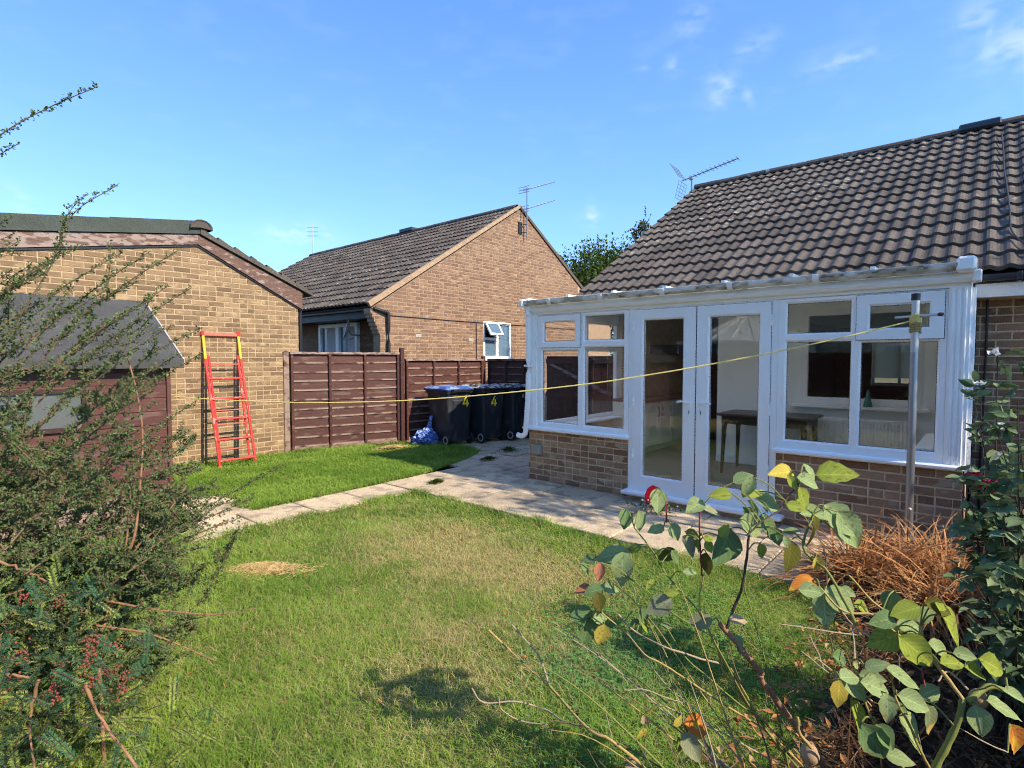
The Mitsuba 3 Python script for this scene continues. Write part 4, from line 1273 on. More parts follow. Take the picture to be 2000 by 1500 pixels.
put('glass_roof', trimesh.Trimesh(np.array(rim[:-1] + [apex]), [[i, (i + 1) % 32, 32] for i in range(32)], process=False), 'polycarbonate', rc)
for p in rim[:-1:2]:
    put('glazing_bar', rod(p + [0, 0, .03], apex + [0, 0, .03], .035), 'upvc', rc)
put('finial', cat([rod(apex - [.5, 0, -.02], apex + [.5, 0, .02], .05), rod(apex, apex + [0, 0, .35], .03)]), 'upvc', rc)


# ------------------------------------------------------------------ vegetation
def rhombs(pos, d, n, length, width, uv_u, fold=.18, bend=.12):
    """Many small leaves at once: base, two sides, tip; d and n are unit arrays."""
    pos, d, n = np.asarray(pos), np.asarray(d), np.asarray(n)
    n = n - d * (n * d).sum(1, keepdims=True)
    n /= np.linalg.norm(n, axis=1, keepdims=True) + 1e-9
    s = np.cross(d, n)
    length, width = np.broadcast_to(length, (len(pos),))[:, None], np.broadcast_to(width, (len(pos),))[:, None]
    mid = pos + d * length * .48
    a = mid + s * width * .5 + n * width * fold
    b = mid - s * width * .5 + n * width * fold
    tip = pos + d * length - n * length * bend
    V = np.stack([pos, a, tip, b], 1).reshape(-1, 3)
    k = np.arange(len(pos))[:, None] * 4
    F = np.vstack([k + [0, 1, 2], k + [0, 2, 3]])
    u = np.repeat(np.asarray(uv_u), 4)
    v = np.tile([0, .7, 1, .7], len(pos))
    return trimesh.Trimesh(V, F, process=False), np.stack([u, v], 1)


def unit(a):
    a = np.asarray(a, float)
    return a / (np.linalg.norm(a, axis=-1, keepdims=True) + 1e-12)


def lawn_h(x, y, z, amp, seed):
    return z + amp * (meshkit.fbm(np.stack([x * 1.7, y * 1.7, x * 0], -1), 4, seed) - .5)


def blades(poly, density, seed, height, zfn, width=(.0026, .0045), lean=.85, edge=None):
    rr = np.random.default_rng(seed)
    a0, b0, a1, b1 = poly.bounds
    n = int((a1 - a0) * (b1 - b0) * density)
    x, y = rr.uniform(a0, a1, n), rr.uniform(b0, b1, n)
    ok = shapely.contains_xy(poly, x, y)
    x, y = x[ok], y[ok]
    dist = np.hypot(x - CAM[0], y - CAM[1])
    rel = np.stack([x - CAM[0], y - CAM[1]], 1)
    fw = rel @ np.array([-.6537, .7568])
    sd = rel @ np.array([.7568, .6537])
    keep = (fw > .8) & (np.abs(sd) < fw * 1.25 + .8) & (rr.random(len(x)) < np.clip(3.6 / np.maximum(dist, .1), .32, 1))
    x, y, dist = x[keep], y[keep], dist[keep]
    h = height(x, y, rr)
    z = zfn(x, y)
    th = rr.uniform(0, 2 * np.pi, len(x))
    w = rr.uniform(*width, len(x)) * np.clip(dist / 3.4, 1, 2.6)
    ln = h * rr.uniform(.15, lean * 2, len(x))
    dx, dy = np.cos(th), np.sin(th)
    tw = th + np.pi / 2 + rr.normal(0, .5, len(x))
    sx, sy = np.cos(tw) * w / 2, np.sin(tw) * w / 2
    B = np.stack([x, y, z - .004], 1)
    m = B + np.stack([dx * ln * .35, dy * ln * .35, h * .62], 1)
    t = B + np.stack([dx * ln, dy * ln, h * rr.uniform(.75, 1.0, len(x))], 1)
    S = np.stack([sx, sy, sx * 0], 1)
    V = np.stack([B - S, B + S, m + S * .8, m - S * .8, t], 1).reshape(-1, 3)
    k = np.arange(len(x))[:, None] * 5
    F = np.vstack([k + [0, 1, 2], k + [0, 2, 3], k + [3, 2, 4]])
    u = np.repeat(rr.random(len(x)), 5)
    v = np.tile([0, 0, .62, .62, 1.0], len(x))
    return trimesh.Trimesh(V, F, process=False), np.stack([u, v], 1)


def main_height(x, y, rr):
    d1 = np.hypot((x - 1.35) / 1.5, (y + 2.45) / 1.05)
    lush = np.clip((d1 - .5) / .8, 0, 1)
    tuft = meshkit.fbm(np.stack([x * 3.1, y * 3.1, x * 0], -1), 3, 31)
    edge = np.exp(-np.clip(-1.37 - y, 0, 9) / .10) * (x > -.6) + np.exp(-np.clip(x + .63, 0, 9) / .08) * (y > -3.6)
    ragged = meshkit.noise(np.stack([x * 4.5, y * 4.5, x * 0], -1), 5)
    return (.036 + .014 * lush + .065 * np.clip(tuft - .38, 0, 1) + .060 * edge * ragged ** 1.6) * rr.uniform(.6, 1.25, len(x))


def side_height(x, y, rr):
    tuft = meshkit.fbm(np.stack([x * 2.6, y * 2.6, x * 0], -1), 3, 32)
    return (.030 + .055 * tuft) * rr.uniform(.55, 1.25, len(x))


labels['grass'] = {'kind': 'stuff'}
m, uv = blades(LAWN.buffer(.03), 9500, 1, main_height, lambda x, y: lawn_h(x, y, -.045, .05, 4))
scene['grass__001'] = mikit.ply(m, 'grass_blade', uv=uv)
m, uv = blades(SIDE.buffer(.05), 9000, 2, side_height, lambda x, y: lawn_h(x, y, -.005, .05, 6))
scene['grass__002'] = mikit.ply(m, 'grass_blade', uv=uv)
edge_l = LineString([(-.62, -3.5), (-.62, -1.36), (1.7, -1.36)]).buffer(.05, cap_style=2)
m, uv = blades(edge_l, 5200, 3, lambda x, y, rr: .125 * (.15 + meshkit.noise(np.stack([x * 4, y * 4, x * 0], -1), 9) ** 1.5) * rr.uniform(.5, 1.3, len(x)), lambda x, y: x * 0 - .05, lean=.6)
scene['grass__003'] = mikit.ply(m, 'grass_blade', uv=uv)
edge_w = LineString([(-4.18, -3.2), (-4.18, -1.1), (-3.70, .70), (-3.05, .86)]).buffer(.05, cap_style=2)
m, uv = blades(edge_w, 3800, 4, lambda x, y, rr: .12 * (.3 + meshkit.noise(np.stack([x * 5, y * 5, x * 0], -1), 10)) * rr.uniform(.5, 1.3, len(x)), lambda x, y: x * 0 - .01, lean=.4)
scene['grass__004'] = mikit.ply(m, 'grass_blade', uv=uv)


def straw_heap(label, cx, cy, ax, ay, rot, n, seed, z0):
    rr = np.random.default_rng(seed)
    t = rr.uniform(0, 2 * np.pi, n)
    r = np.abs(rr.normal(0, .48, n)) * (.75 + .6 * meshkit.noise(np.stack([np.cos(t) * 2 + seed, np.sin(t) * 2, t * 0], -1), seed))
    a, b = r * np.cos(t) * ax, r * np.sin(t) * ay
    x, y = cx + a * math.cos(rot) - b * math.sin(rot), cy + a * math.sin(rot) + b * math.cos(rot)
    z = z0 + .030 * (1 - r ** 2).clip(0) + rr.uniform(0, .018, n)
    th = rr.uniform(0, 2 * np.pi, n)
    d = unit(np.stack([np.cos(th), np.sin(th), rr.normal(.05, .22, n)], 1))
    nn = unit(np.stack([rr.normal(0, .5, n), rr.normal(0, .5, n), np.ones(n)], 1))
    m, uv = rhombs(np.stack([x, y, z], 1) - d * .03, d, nn, rr.uniform(.04, .085, n), rr.uniform(.004, .008, n), rr.random(n))
    key = numbered('straw')
    scene[key] = mikit.ply(m, 'straw_blade', uv=uv)
    labels[key] = {'label': label, 'kind': 'stuff'}


straw_heap('dry pale straw raked into a patch on the lawn near the shrub', .41, -3.66, .30, .15, .71, 2600, 5, -.030)
straw_heap('dry straw patch on the grass in front of the tall fence post', -3.18, .22, .30, .16, 1.3, 1500, 6, .035)


# clover and fallen leaves in the turf
rr = np.random.default_rng(71)
n = 2600
k = rr.integers(0, 5, n)
cc = np.array([[2.95, -3.05, .45], [3.3, -2.5, .4], [3.2, -3.5, .4], [2.8, -2.6, .4], [3.0, -2.0, .35]])[k]
x, y = cc[:, 0] + rr.normal(0, 1, n) * cc[:, 2] * .6, cc[:, 1] + rr.normal(0, 1, n) * cc[:, 2] * .5
ok = shapely.contains_xy(LAWN, x, y)
x, y = x[ok], y[ok]
z = lawn_h(x, y, -.045, .05, 4) + rr.uniform(.018, .04, len(x))
P, D = [], []
for a in (0, 2.094, 4.189):
    th = rr.uniform(0, .5, len(x)) + a + x * 40
    P.append(np.stack([x, y, z], 1))
    D.append(unit(np.stack([np.cos(th), np.sin(th), rr.uniform(-.1, .3, len(x))], 1)))
P, D = np.vstack(P), np.vstack(D)
m, uv = rhombs(P, D, unit(rr.normal(0, .25, P.shape) + [0, 0, 1]), .014, .014, rr.random(len(P)))
scene['clover'] = mikit.ply(m, 'clover_leaf', uv=uv)
labels['clover'] = {'label': 'patches of low green clover growing through the lawn', 'kind': 'stuff'}
n = 70
x, y = rr.uniform(-.4, 3.9, n), rr.uniform(-4.6, -1.5, n)
P = np.stack([x, y, lawn_h(x, y, -.045, .05, 4) + .03], 1)
m, uv = rhombs(P, unit(rr.normal(0, 1, (n, 3)) * [1, 1, .2]), unit(rr.normal(0, .3, (n, 3)) + [0, 0, 1]), rr.uniform(.02, .05, n), rr.uniform(.012, .026, n), rr.random(n), .25, .2)
scene['fallen_leaves'] = mikit.ply(m, 'dead_blade', uv=uv)
labels['fallen_leaves'] = {'label': 'a few small brown leaves fallen on the lawn', 'kind': 'stuff'}


# small weeds on the paving
def weed(x, y, s, label, seed):
    rr = np.random.default_rng(seed)
    t = thing('weed_tuft', label, 'weed')
    n = 420
    r = np.abs(rr.normal(0, .45, n)).clip(0, 1)
    th = rr.uniform(0, 2 * np.pi, n)
    p = np.stack([x + r * np.cos(th) * s * .8, y + r * np.sin(th) * s * 1.3, .005 + (1 - r) * s * .35 * rr.random(n)], 1)
    d = unit(np.stack([np.cos(th), np.sin(th), rr.uniform(.1, 1.2, n)], 1))
    m, uv = rhombs(p, d, unit(rr.normal(0, .4, (n, 3)) + [0, 0, 1]), rr.uniform(.02, .045, n), rr.uniform(.008, .018, n), rr.random(n))
    put('foliage', m, 'tree_leaf', t, uv=uv, kind='stuff')


weed(-1.30, .62, .13, 'small green weed growing alone on the side path', 11)
weed(-1.60, 1.42, .19, 'green weeds sprouting in front of the middle bin', 12)
weed(-.60, 1.55, .12, 'small weed tuft at the wall foot behind the downpipe', 13)
weed(-.72, -.95, .10, 'little weed in the joint where the path meets the patio', 14)


# ---- trees beyond the houses
def tree(name, label, base, crown, h, n, leaf, mat, seed, sprigs=0, group=None):
    """crown: list of (dx, dy, z, rx, rz) clumps."""
    rr = np.random.default_rng(seed)
    t = thing(name, label, 'tree', group)
    bx_, by_ = base
    P, D, N, L, U = [], [], [], [], []
    limbs = []
    for dx, dy, z, rx, rz in crown:
        limbs.append(tube(smooth_path([(bx_, by_, z * .35), (bx_ + dx * .4, by_ + dy * .4, z * .65), (bx_ + dx, by_ + dy, z)], 4), np.linspace(.07, .02, 9), 6))
        k = int(n * rx * rx * rz / sum(c[3] ** 2 * c[4] for c in crown)) + 1
        for c in range(max(4, int(rx * 16))):                 # leaf clumps through the volume, with gaps between them
            q = unit(rr.normal(0, 1, 3)) * rr.uniform(.25, 1.0) ** .6 * np.array([rx, rx, rz])
            kk = max(3, k // max(4, int(rx * 16)))
            off = rr.normal(0, 1, (kk, 3)) * rx * .20
            P.append(np.array([bx_ + dx, by_ + dy, z]) + q + off)
            dd = unit(off + rr.normal(0, rx * .3, (kk, 3)))
            D.append(dd)
            N.append(unit(rr.normal(0, .6, (kk, 3)) + [0, 0, 1]))
            L.append(rr.uniform(.7, 1.3, kk) * leaf)
            U.append(np.clip(rr.normal(rr.uniform(.2, .8), .18, kk), 0, 1))
    for s in range(sprigs):
        dx, dy, z, rx, rz = crown[rr.integers(len(crown))]
        a = np.array([bx_ + dx + rr.uniform(-rx, rx) * .8, by_ + dy + rr.uniform(-rx, rx) * .5, z + rz * .6])
        b = a + [rr.normal(0, .22), rr.normal(0, .22), rr.uniform(.35, .85)]
        limbs.append(tube([a, b], [.014, .006], 5))
        kk = 26
        f = rr.random(kk)
        P.append(a + (b - a) * f[:, None])
        D.append(unit(unit(b - a) * .6 + rr.normal(0, .6, (kk, 3))))
        N.append(unit(rr.normal(0, .6, (kk, 3)) + [0, 0, 1]))
        L.append(rr.uniform(.5, .9, kk) * leaf)
        U.append(rr.uniform(.3, 1, kk))
    limbs.append(tube([(bx_, by_, -.3), (bx_, by_, h * .6)], [.16, .07], 8))
    put('trunk', cat(limbs), 'trunk', t)
    L = np.concatenate(L)
    m, uv = rhombs(np.vstack(P), np.vstack(D), np.vstack(N), L, L * .6, np.concatenate(U))
    put('crown', m, mat, t, uv=uv)
    return t


tree('garden_tree', 'bushy green tree between the two brick bungalows', (-7.6, 13.6),
     [(0, 0, 4.1, 1.6, 1.4), (-1.0, -.8, 4.7, 1.2, 1.0), (.9, .5, 5.0, 1.2, 1.0), (.2, 0, 5.4, 1.0, .7), (-.4, -1.0, 3.0, 1.4, 1.1), (1.6, .9, 4.3, 1.3, 1.2), (1.2, -.6, 2.8, 1.5, 1.1), (-1.9, -1.4, 3.8, 1.1, 1.0), (-1.6, -1.6, 5.0, .8, .6)], 6, 26000, .12, 'tree_leaf', 21, 34)
tree('garden_tree', 'tall slender olive tree behind the left end of the near roof', (-8.0, 18.0),
     [(0, 0, 6.2, .75, 1.2), (.2, .2, 7.2, .5, .8), (-.4, -.3, 5.6, .8, .9), (-.9, -.7, 5.2, .6, .7), (.5, .3, 5.5, .8, .8), (.1, 0, 7.9, .25, .35), (1.0, .8, 4.6, .9, .9)], 8, 8000, .12, 'olive_leaf', 22, 10)
tree('garden_tree', 'leafy tree beyond the right hand boundary fence', (7.9, .42),
     [(0, 0, 4.9, .85, 1.0), (-.6, .1, 4.3, .6, .5), (.6, 0, 5.7, .8, .7), (.2, -.3, 4.4, .6, .5), (-.3, .3, 5.5, .6, .6), (.1, 0, 6.3, .6, .5)], 6, 1500, .12, 'tree_leaf', 23, 0)

LEAVES=[[3.58,-3.831,1.04,0.09,0.16,-0.98,0.92,-0.38,0.03,0.072,0],[3.513,-3.797,1.026,0.16,-0.43,-0.89,0.63,-0.65,0.43,0.067,1],
[3.607,-3.748,1.105,0.19,-0.34,-0.92,0.62,-0.69,0.38,0.08,0],[3.643,-3.778,0.988,-0.38,-0.91,-0.16,0.62,-0.38,0.69,0.064,0],
[3.655,-3.755,0.994,0.59,0.04,-0.81,0.69,-0.55,0.47,0.058,0],[3.776,-3.782,1.096,-0.34,-0.89,-0.31,0.52,-0.45,0.72,0.068,0],
[3.744,-3.7,1.053,0.6,0.72,-0.34,0.58,-0.1,0.81,0.094,2],[3.698,-3.746,0.956,0.57,0.06,-0.82,0.79,-0.31,0.53,0.071,2],
[3.695,-3.719,0.967,0.86,0.39,-0.33,0.51,-0.65,0.56,0.05,3],[3.792,-3.807,0.988,0.9,0.43,0,0.34,-0.72,0.6,0.034,3],
[3.782,-3.764,0.965,0.53,0.12,-0.84,0.65,-0.69,0.32,0.041,3],[3.778,-3.747,0.921,0.05,0.08,-1,-0.11,-0.99,-0.08,0.076,4],
[3.73,-3.733,0.946,0.29,0.42,-0.86,0.94,0.03,0.33,0.05,3],[3.825,-3.668,0.989,-0.05,-0.63,-0.78,0.84,-0.45,0.31,0.125,1],
[3.832,-3.77,0.991,0.33,0.38,0.86,0.23,-0.92,0.31,0.047,3],[3.882,-3.715,1.081,0.45,0.24,-0.86,0.85,-0.41,0.32,0.088,1],
[3.898,-3.645,1.12,0.39,0.52,-0.76,0.89,0,0.46,0.084,0],[3.875,-3.728,1.141,0.77,0.61,-0.17,0.57,-0.55,0.61,0.067,3],
[3.845,-3.7,1.154,0.8,0.35,0.48,-0.02,-0.79,0.61,0.062,0],[3.856,-3.754,1.129,-0.76,-0.64,-0.09,0.51,-0.68,0.52,0.067,3],
[3.898,-3.597,0.94,0.2,0.04,-0.98,0.82,-0.55,0.14,0.049,3],[3.668,-3.732,0.897,-0.6,-0.72,-0.34,0.56,-0.68,0.47,0.065,4],
[3.708,-3.855,0.942,0.46,0.23,-0.86,0.83,-0.44,0.33,0.048,1],[3.425,-3.85,0.854,-0.64,-0.59,-0.5,0.39,-0.8,0.45,0.068,1],
[3.448,-3.981,0.87,0.4,0.52,-0.76,0.86,0.08,0.5,0.05,1],[3.535,-3.815,0.885,-0.86,-0.44,-0.25,0.14,-0.69,0.71,0.119,0],
[3.535,-3.857,0.895,0.11,-0.26,-0.96,0.46,-0.84,0.28,0.108,0],[3.561,-3.778,0.9,-0.83,-0.44,-0.33,0.15,-0.76,0.63,0.052,3],
[3.502,-3.944,0.875,0.06,-0.32,-0.94,0.44,-0.84,0.32,0.056,7],[3.426,-3.88,0.753,-0.76,-0.55,-0.34,0.26,-0.74,0.61,0.06,7],
[3.49,-3.91,0.775,-0.75,-0.61,-0.26,0.24,-0.62,0.75,0.065,1],[3.464,-3.876,0.769,0.89,0.42,-0.17,0.41,-0.6,0.68,0.059,0],
[3.502,-3.965,0.783,0.19,0.05,-0.98,0.76,-0.63,0.12,0.063,4],[3.425,-3.869,0.659,-0.74,-0.65,-0.17,0.46,-0.67,0.58,0.082,1],
[3.424,-3.898,0.649,-0.14,0.03,-0.99,0.94,-0.3,-0.15,0.097,1],[3.444,-3.904,0.661,0.58,0.8,-0.17,0.71,-0.39,0.59,0.059,0],
[3.514,-3.939,0.671,-0.21,-0.02,-0.98,0.68,-0.72,-0.14,0.078,5],[3.582,-3.813,0.704,0.1,0.15,-0.98,0.94,-0.34,0.04,0.08,1],
[3.576,-3.814,0.658,-0.58,-0.74,-0.34,0.38,-0.61,0.69,0.036,1],[3.581,-3.801,0.655,0.62,-0.03,-0.78,0.74,-0.31,0.6,0.043,3],
[3.694,-3.822,0.768,-0.66,-0.56,-0.5,0.35,-0.82,0.45,0.09,2],[3.647,-3.842,0.823,-0.32,-0.83,-0.45,0.1,-0.51,0.85,0.042,3],
[3.683,-3.837,0.789,0.92,0.23,0.31,-0.04,-0.74,0.67,0.041,3],[3.646,-3.794,0.657,0.92,0.39,0,0.34,-0.81,0.48,0.036,0],
[3.726,-3.806,0.863,0.87,0.5,0,0.22,-0.38,0.9,0.041,0],[3.868,-3.778,0.738,0.78,0.62,0,0.3,-0.37,0.88,0.053,8],
[3.791,-3.721,0.694,-0.87,-0.47,-0.17,0.28,-0.75,0.6,0.077,2],[3.857,-3.697,0.654,0.39,0.05,-0.92,0.86,-0.38,0.35,0.062,0],
[3.707,-3.788,0.292,-0.02,0.28,-0.96,0.99,-0.13,-0.05,0.077,3],[3.766,-3.879,0.385,0.6,0.01,-0.8,0.52,-0.77,0.38,0.091,2],
[3.64,-3.899,0.396,0.15,0.35,-0.93,0.67,-0.73,-0.17,0.048,8],[3.662,-3.947,0.385,-0.27,0.06,-0.96,0.92,-0.27,-0.28,0.06,5],
[3.591,-3.933,0.224,0.87,0.37,0.33,0.16,-0.84,0.52,0.055,8],[3.761,-3.862,0.403,0.52,0.75,-0.41,0.79,-0.23,0.57,0.094,6],
[3.746,-3.896,0.405,0.4,0.3,0.87,0.55,-0.83,0.04,0.039,5],[3.974,-3.535,1.179,-0.39,-0.92,0.08,0.74,-0.26,0.62,0.091,5],
[4.009,-3.527,1.208,0.66,0.17,-0.73,0.75,-0.09,0.66,0.056,0],[4.016,-3.637,1.184,0.74,0.58,-0.34,0.6,-0.33,0.73,0.073,0],
[4.04,-3.494,1.171,0.94,0.31,0.13,0.17,-0.77,0.61,0.118,3],[3.99,-3.647,1.187,0.54,0.11,-0.83,0.69,-0.63,0.36,0.047,3],
[4.01,-3.586,1.142,0.3,0.18,-0.94,0.86,-0.47,0.18,0.075,3],[3.904,-3.668,1.103,0.59,0.73,-0.34,0.76,-0.36,0.55,0.103,0],
[3.909,-3.713,1.179,-0.33,-0.38,-0.86,0.32,-0.91,0.27,0.067,0],[4.009,-3.572,1.058,0.87,0.48,-0.09,0.34,-0.48,0.81,0.096,0],
[4.073,-3.678,1.082,-0.01,0.15,-0.99,1,-0.08,-0.03,0.096,4],[4.084,-3.596,1.099,0.69,0.24,-0.68,0.64,-0.63,0.44,0.118,0],
[4.118,-3.588,1.082,0.49,0.31,-0.82,0.69,-0.71,0.15,0.13,0],[4.108,-3.603,1.034,0.41,0.5,-0.76,0.85,0.09,0.52,0.085,8],
[3.892,-3.704,1.102,0.38,0.33,-0.87,0.86,0.22,0.46,0.081,1],[3.918,-3.67,1.046,0.47,0.44,-0.77,0.88,-0.15,0.45,0.089,1],
[3.89,-3.769,1.057,0.5,0.71,-0.49,0.86,-0.38,0.33,0.099,0],[3.955,-3.651,1.017,0.36,-0.17,-0.92,0.39,-0.87,0.31,0.054,1],
[3.987,-3.669,1.016,0.92,0.24,0.31,-0.08,-0.66,0.75,0.046,0],[4.019,-3.777,1.034,0.3,0.17,-0.94,0.62,-0.79,0.06,0.037,0],
[4.02,-3.717,1.004,0.1,-0.25,-0.96,0.89,-0.42,0.2,0.089,4],[3.995,-3.668,1.102,0.95,0.27,-0.16,0.3,-0.67,0.68,0.053,3],
[4.083,-3.682,0.963,0.08,0.3,-0.95,0.65,-0.74,-0.18,0.051,5],[4.079,-3.686,0.894,-0.52,-0.84,-0.17,0.47,-0.44,0.76,0.082,6],
[4.06,-3.779,0.888,0.88,0.47,0,0.38,-0.7,0.61,0.067,0],[4.101,-3.678,0.864,0.2,-0.35,-0.91,0.26,-0.88,0.4,0.1,0],
[4.108,-3.677,0.869,0.79,0.28,-0.55,0.58,-0.63,0.51,0.1,0],[4.135,-3.608,0.862,0.87,0.18,-0.45,0.4,-0.8,0.45,0.045,0],
[4.168,-3.591,0.811,0.7,0.62,-0.34,0.6,-0.26,0.76,0.058,3],[4.262,-3.558,0.869,-0.21,-0.03,-0.98,0.02,-1,0.02,0.069,1],
[4.273,-3.639,0.819,-0.58,-0.82,-0,0.59,-0.41,0.69,0.077,1],[4.328,-3.614,0.86,-0.79,-0.52,-0.34,0.16,-0.7,0.69,0.077,3],
[4.285,-3.55,0.747,-0.65,-0.71,-0.26,0.41,-0.62,0.67,0.105,3],[4.286,-3.634,0.769,0.79,0.16,-0.59,0.48,-0.76,0.44,0.1,3],
[4.304,-3.488,0.773,0.74,0.46,0.5,0.3,-0.88,0.36,0.07,0],[4.271,-3.542,0.76,0.78,0.63,0,0.41,-0.51,0.75,0.075,0],
[4.36,-3.571,0.866,0.53,-0.01,-0.85,0.83,-0.21,0.52,0.118,3],[4.338,-3.579,0.864,0.87,0.36,-0.33,0.49,-0.59,0.65,0.066,4],
[4.364,-3.57,0.834,0.46,0.22,-0.86,0.87,-0.3,0.39,0.036,8],[4.344,-3.508,0.72,0.68,0.6,-0.42,0.69,-0.3,0.66,0.081,0],
[4.38,-3.65,0.735,0.76,0.65,0,0.35,-0.41,0.84,0.062,3],[4.404,-3.597,0.749,0.93,0.37,0,0.23,-0.58,0.79,0.052,0],
[4.43,-3.579,0.712,0.55,0.77,-0.33,0.71,-0.22,0.67,0.081,3],[4.458,-3.56,0.737,0.65,0.63,-0.42,0.76,-0.51,0.4,0.092,3],
[4.145,-3.755,0.714,0.51,0.71,-0.49,0.8,-0.17,0.58,0.066,1],[4.229,-3.79,0.727,0.87,0.2,0.46,-0.05,-0.87,0.49,0.056,0],
[4.192,-3.742,0.703,0.48,0.73,-0.49,0.86,-0.28,0.43,0.03,0],[4.182,-3.859,0.712,0.63,0.77,0,0.4,-0.33,0.86,0.061,0],
[4.213,-3.778,0.696,0.96,0.28,0,0.21,-0.75,0.63,0.062,0],[4.267,-3.703,0.7,0.83,0.37,-0.41,0.48,-0.13,0.87,0.086,0],
[4.222,-3.809,0.693,0.8,0.54,-0.26,0.55,-0.49,0.68,0.078,0],[4.172,-3.814,0.69,0.82,0.2,-0.53,0.56,-0.37,0.74,0.079,0],
[4.16,-3.739,0.642,0.09,-0.35,-0.93,0.46,-0.82,0.35,0.071,5],[4.196,-3.782,0.62,0.39,0.06,-0.92,0.9,-0.25,0.37,0.097,3],
[4.225,-3.807,0.578,0.53,0.25,-0.81,0.6,-0.79,0.15,0.111,1],[4.255,-3.775,0.576,0.61,-0,-0.79,0.6,-0.66,0.46,0.067,1],
[4.277,-3.789,0.674,0.14,-0.41,-0.9,0.46,-0.78,0.43,0.066,0],[4.287,-3.708,0.615,0.75,0.25,-0.61,0.63,-0.55,0.54,0.04,1],
[4.298,-3.756,0.664,0.86,0.38,-0.33,0.5,-0.58,0.64,0.077,0],[4.36,-3.705,0.635,0.09,0.16,-0.98,0.92,-0.39,0.02,0.084,9],
[4.297,-3.668,0.56,0.53,0.37,-0.76,0.85,-0.18,0.5,0.128,0],[4.333,-3.585,0.594,0.68,0.65,0.34,0.46,-0.74,0.49,0.066,0],
[4.453,-3.59,0.621,0.24,-0.28,-0.93,0.28,-0.9,0.35,0.073,0],[4.477,-3.517,0.609,0.86,0.38,-0.33,0.43,-0.22,0.88,0.092,0],
[4.507,-3.596,0.686,0.92,0.24,-0.31,0.36,-0.19,0.91,0.055,0],[4.529,-3.435,0.521,0.29,0.19,-0.94,0.78,-0.62,0.11,0.101,6],
[4.273,-3.754,0.491,0.97,0.25,0,0.13,-0.5,0.85,0.067,0]]
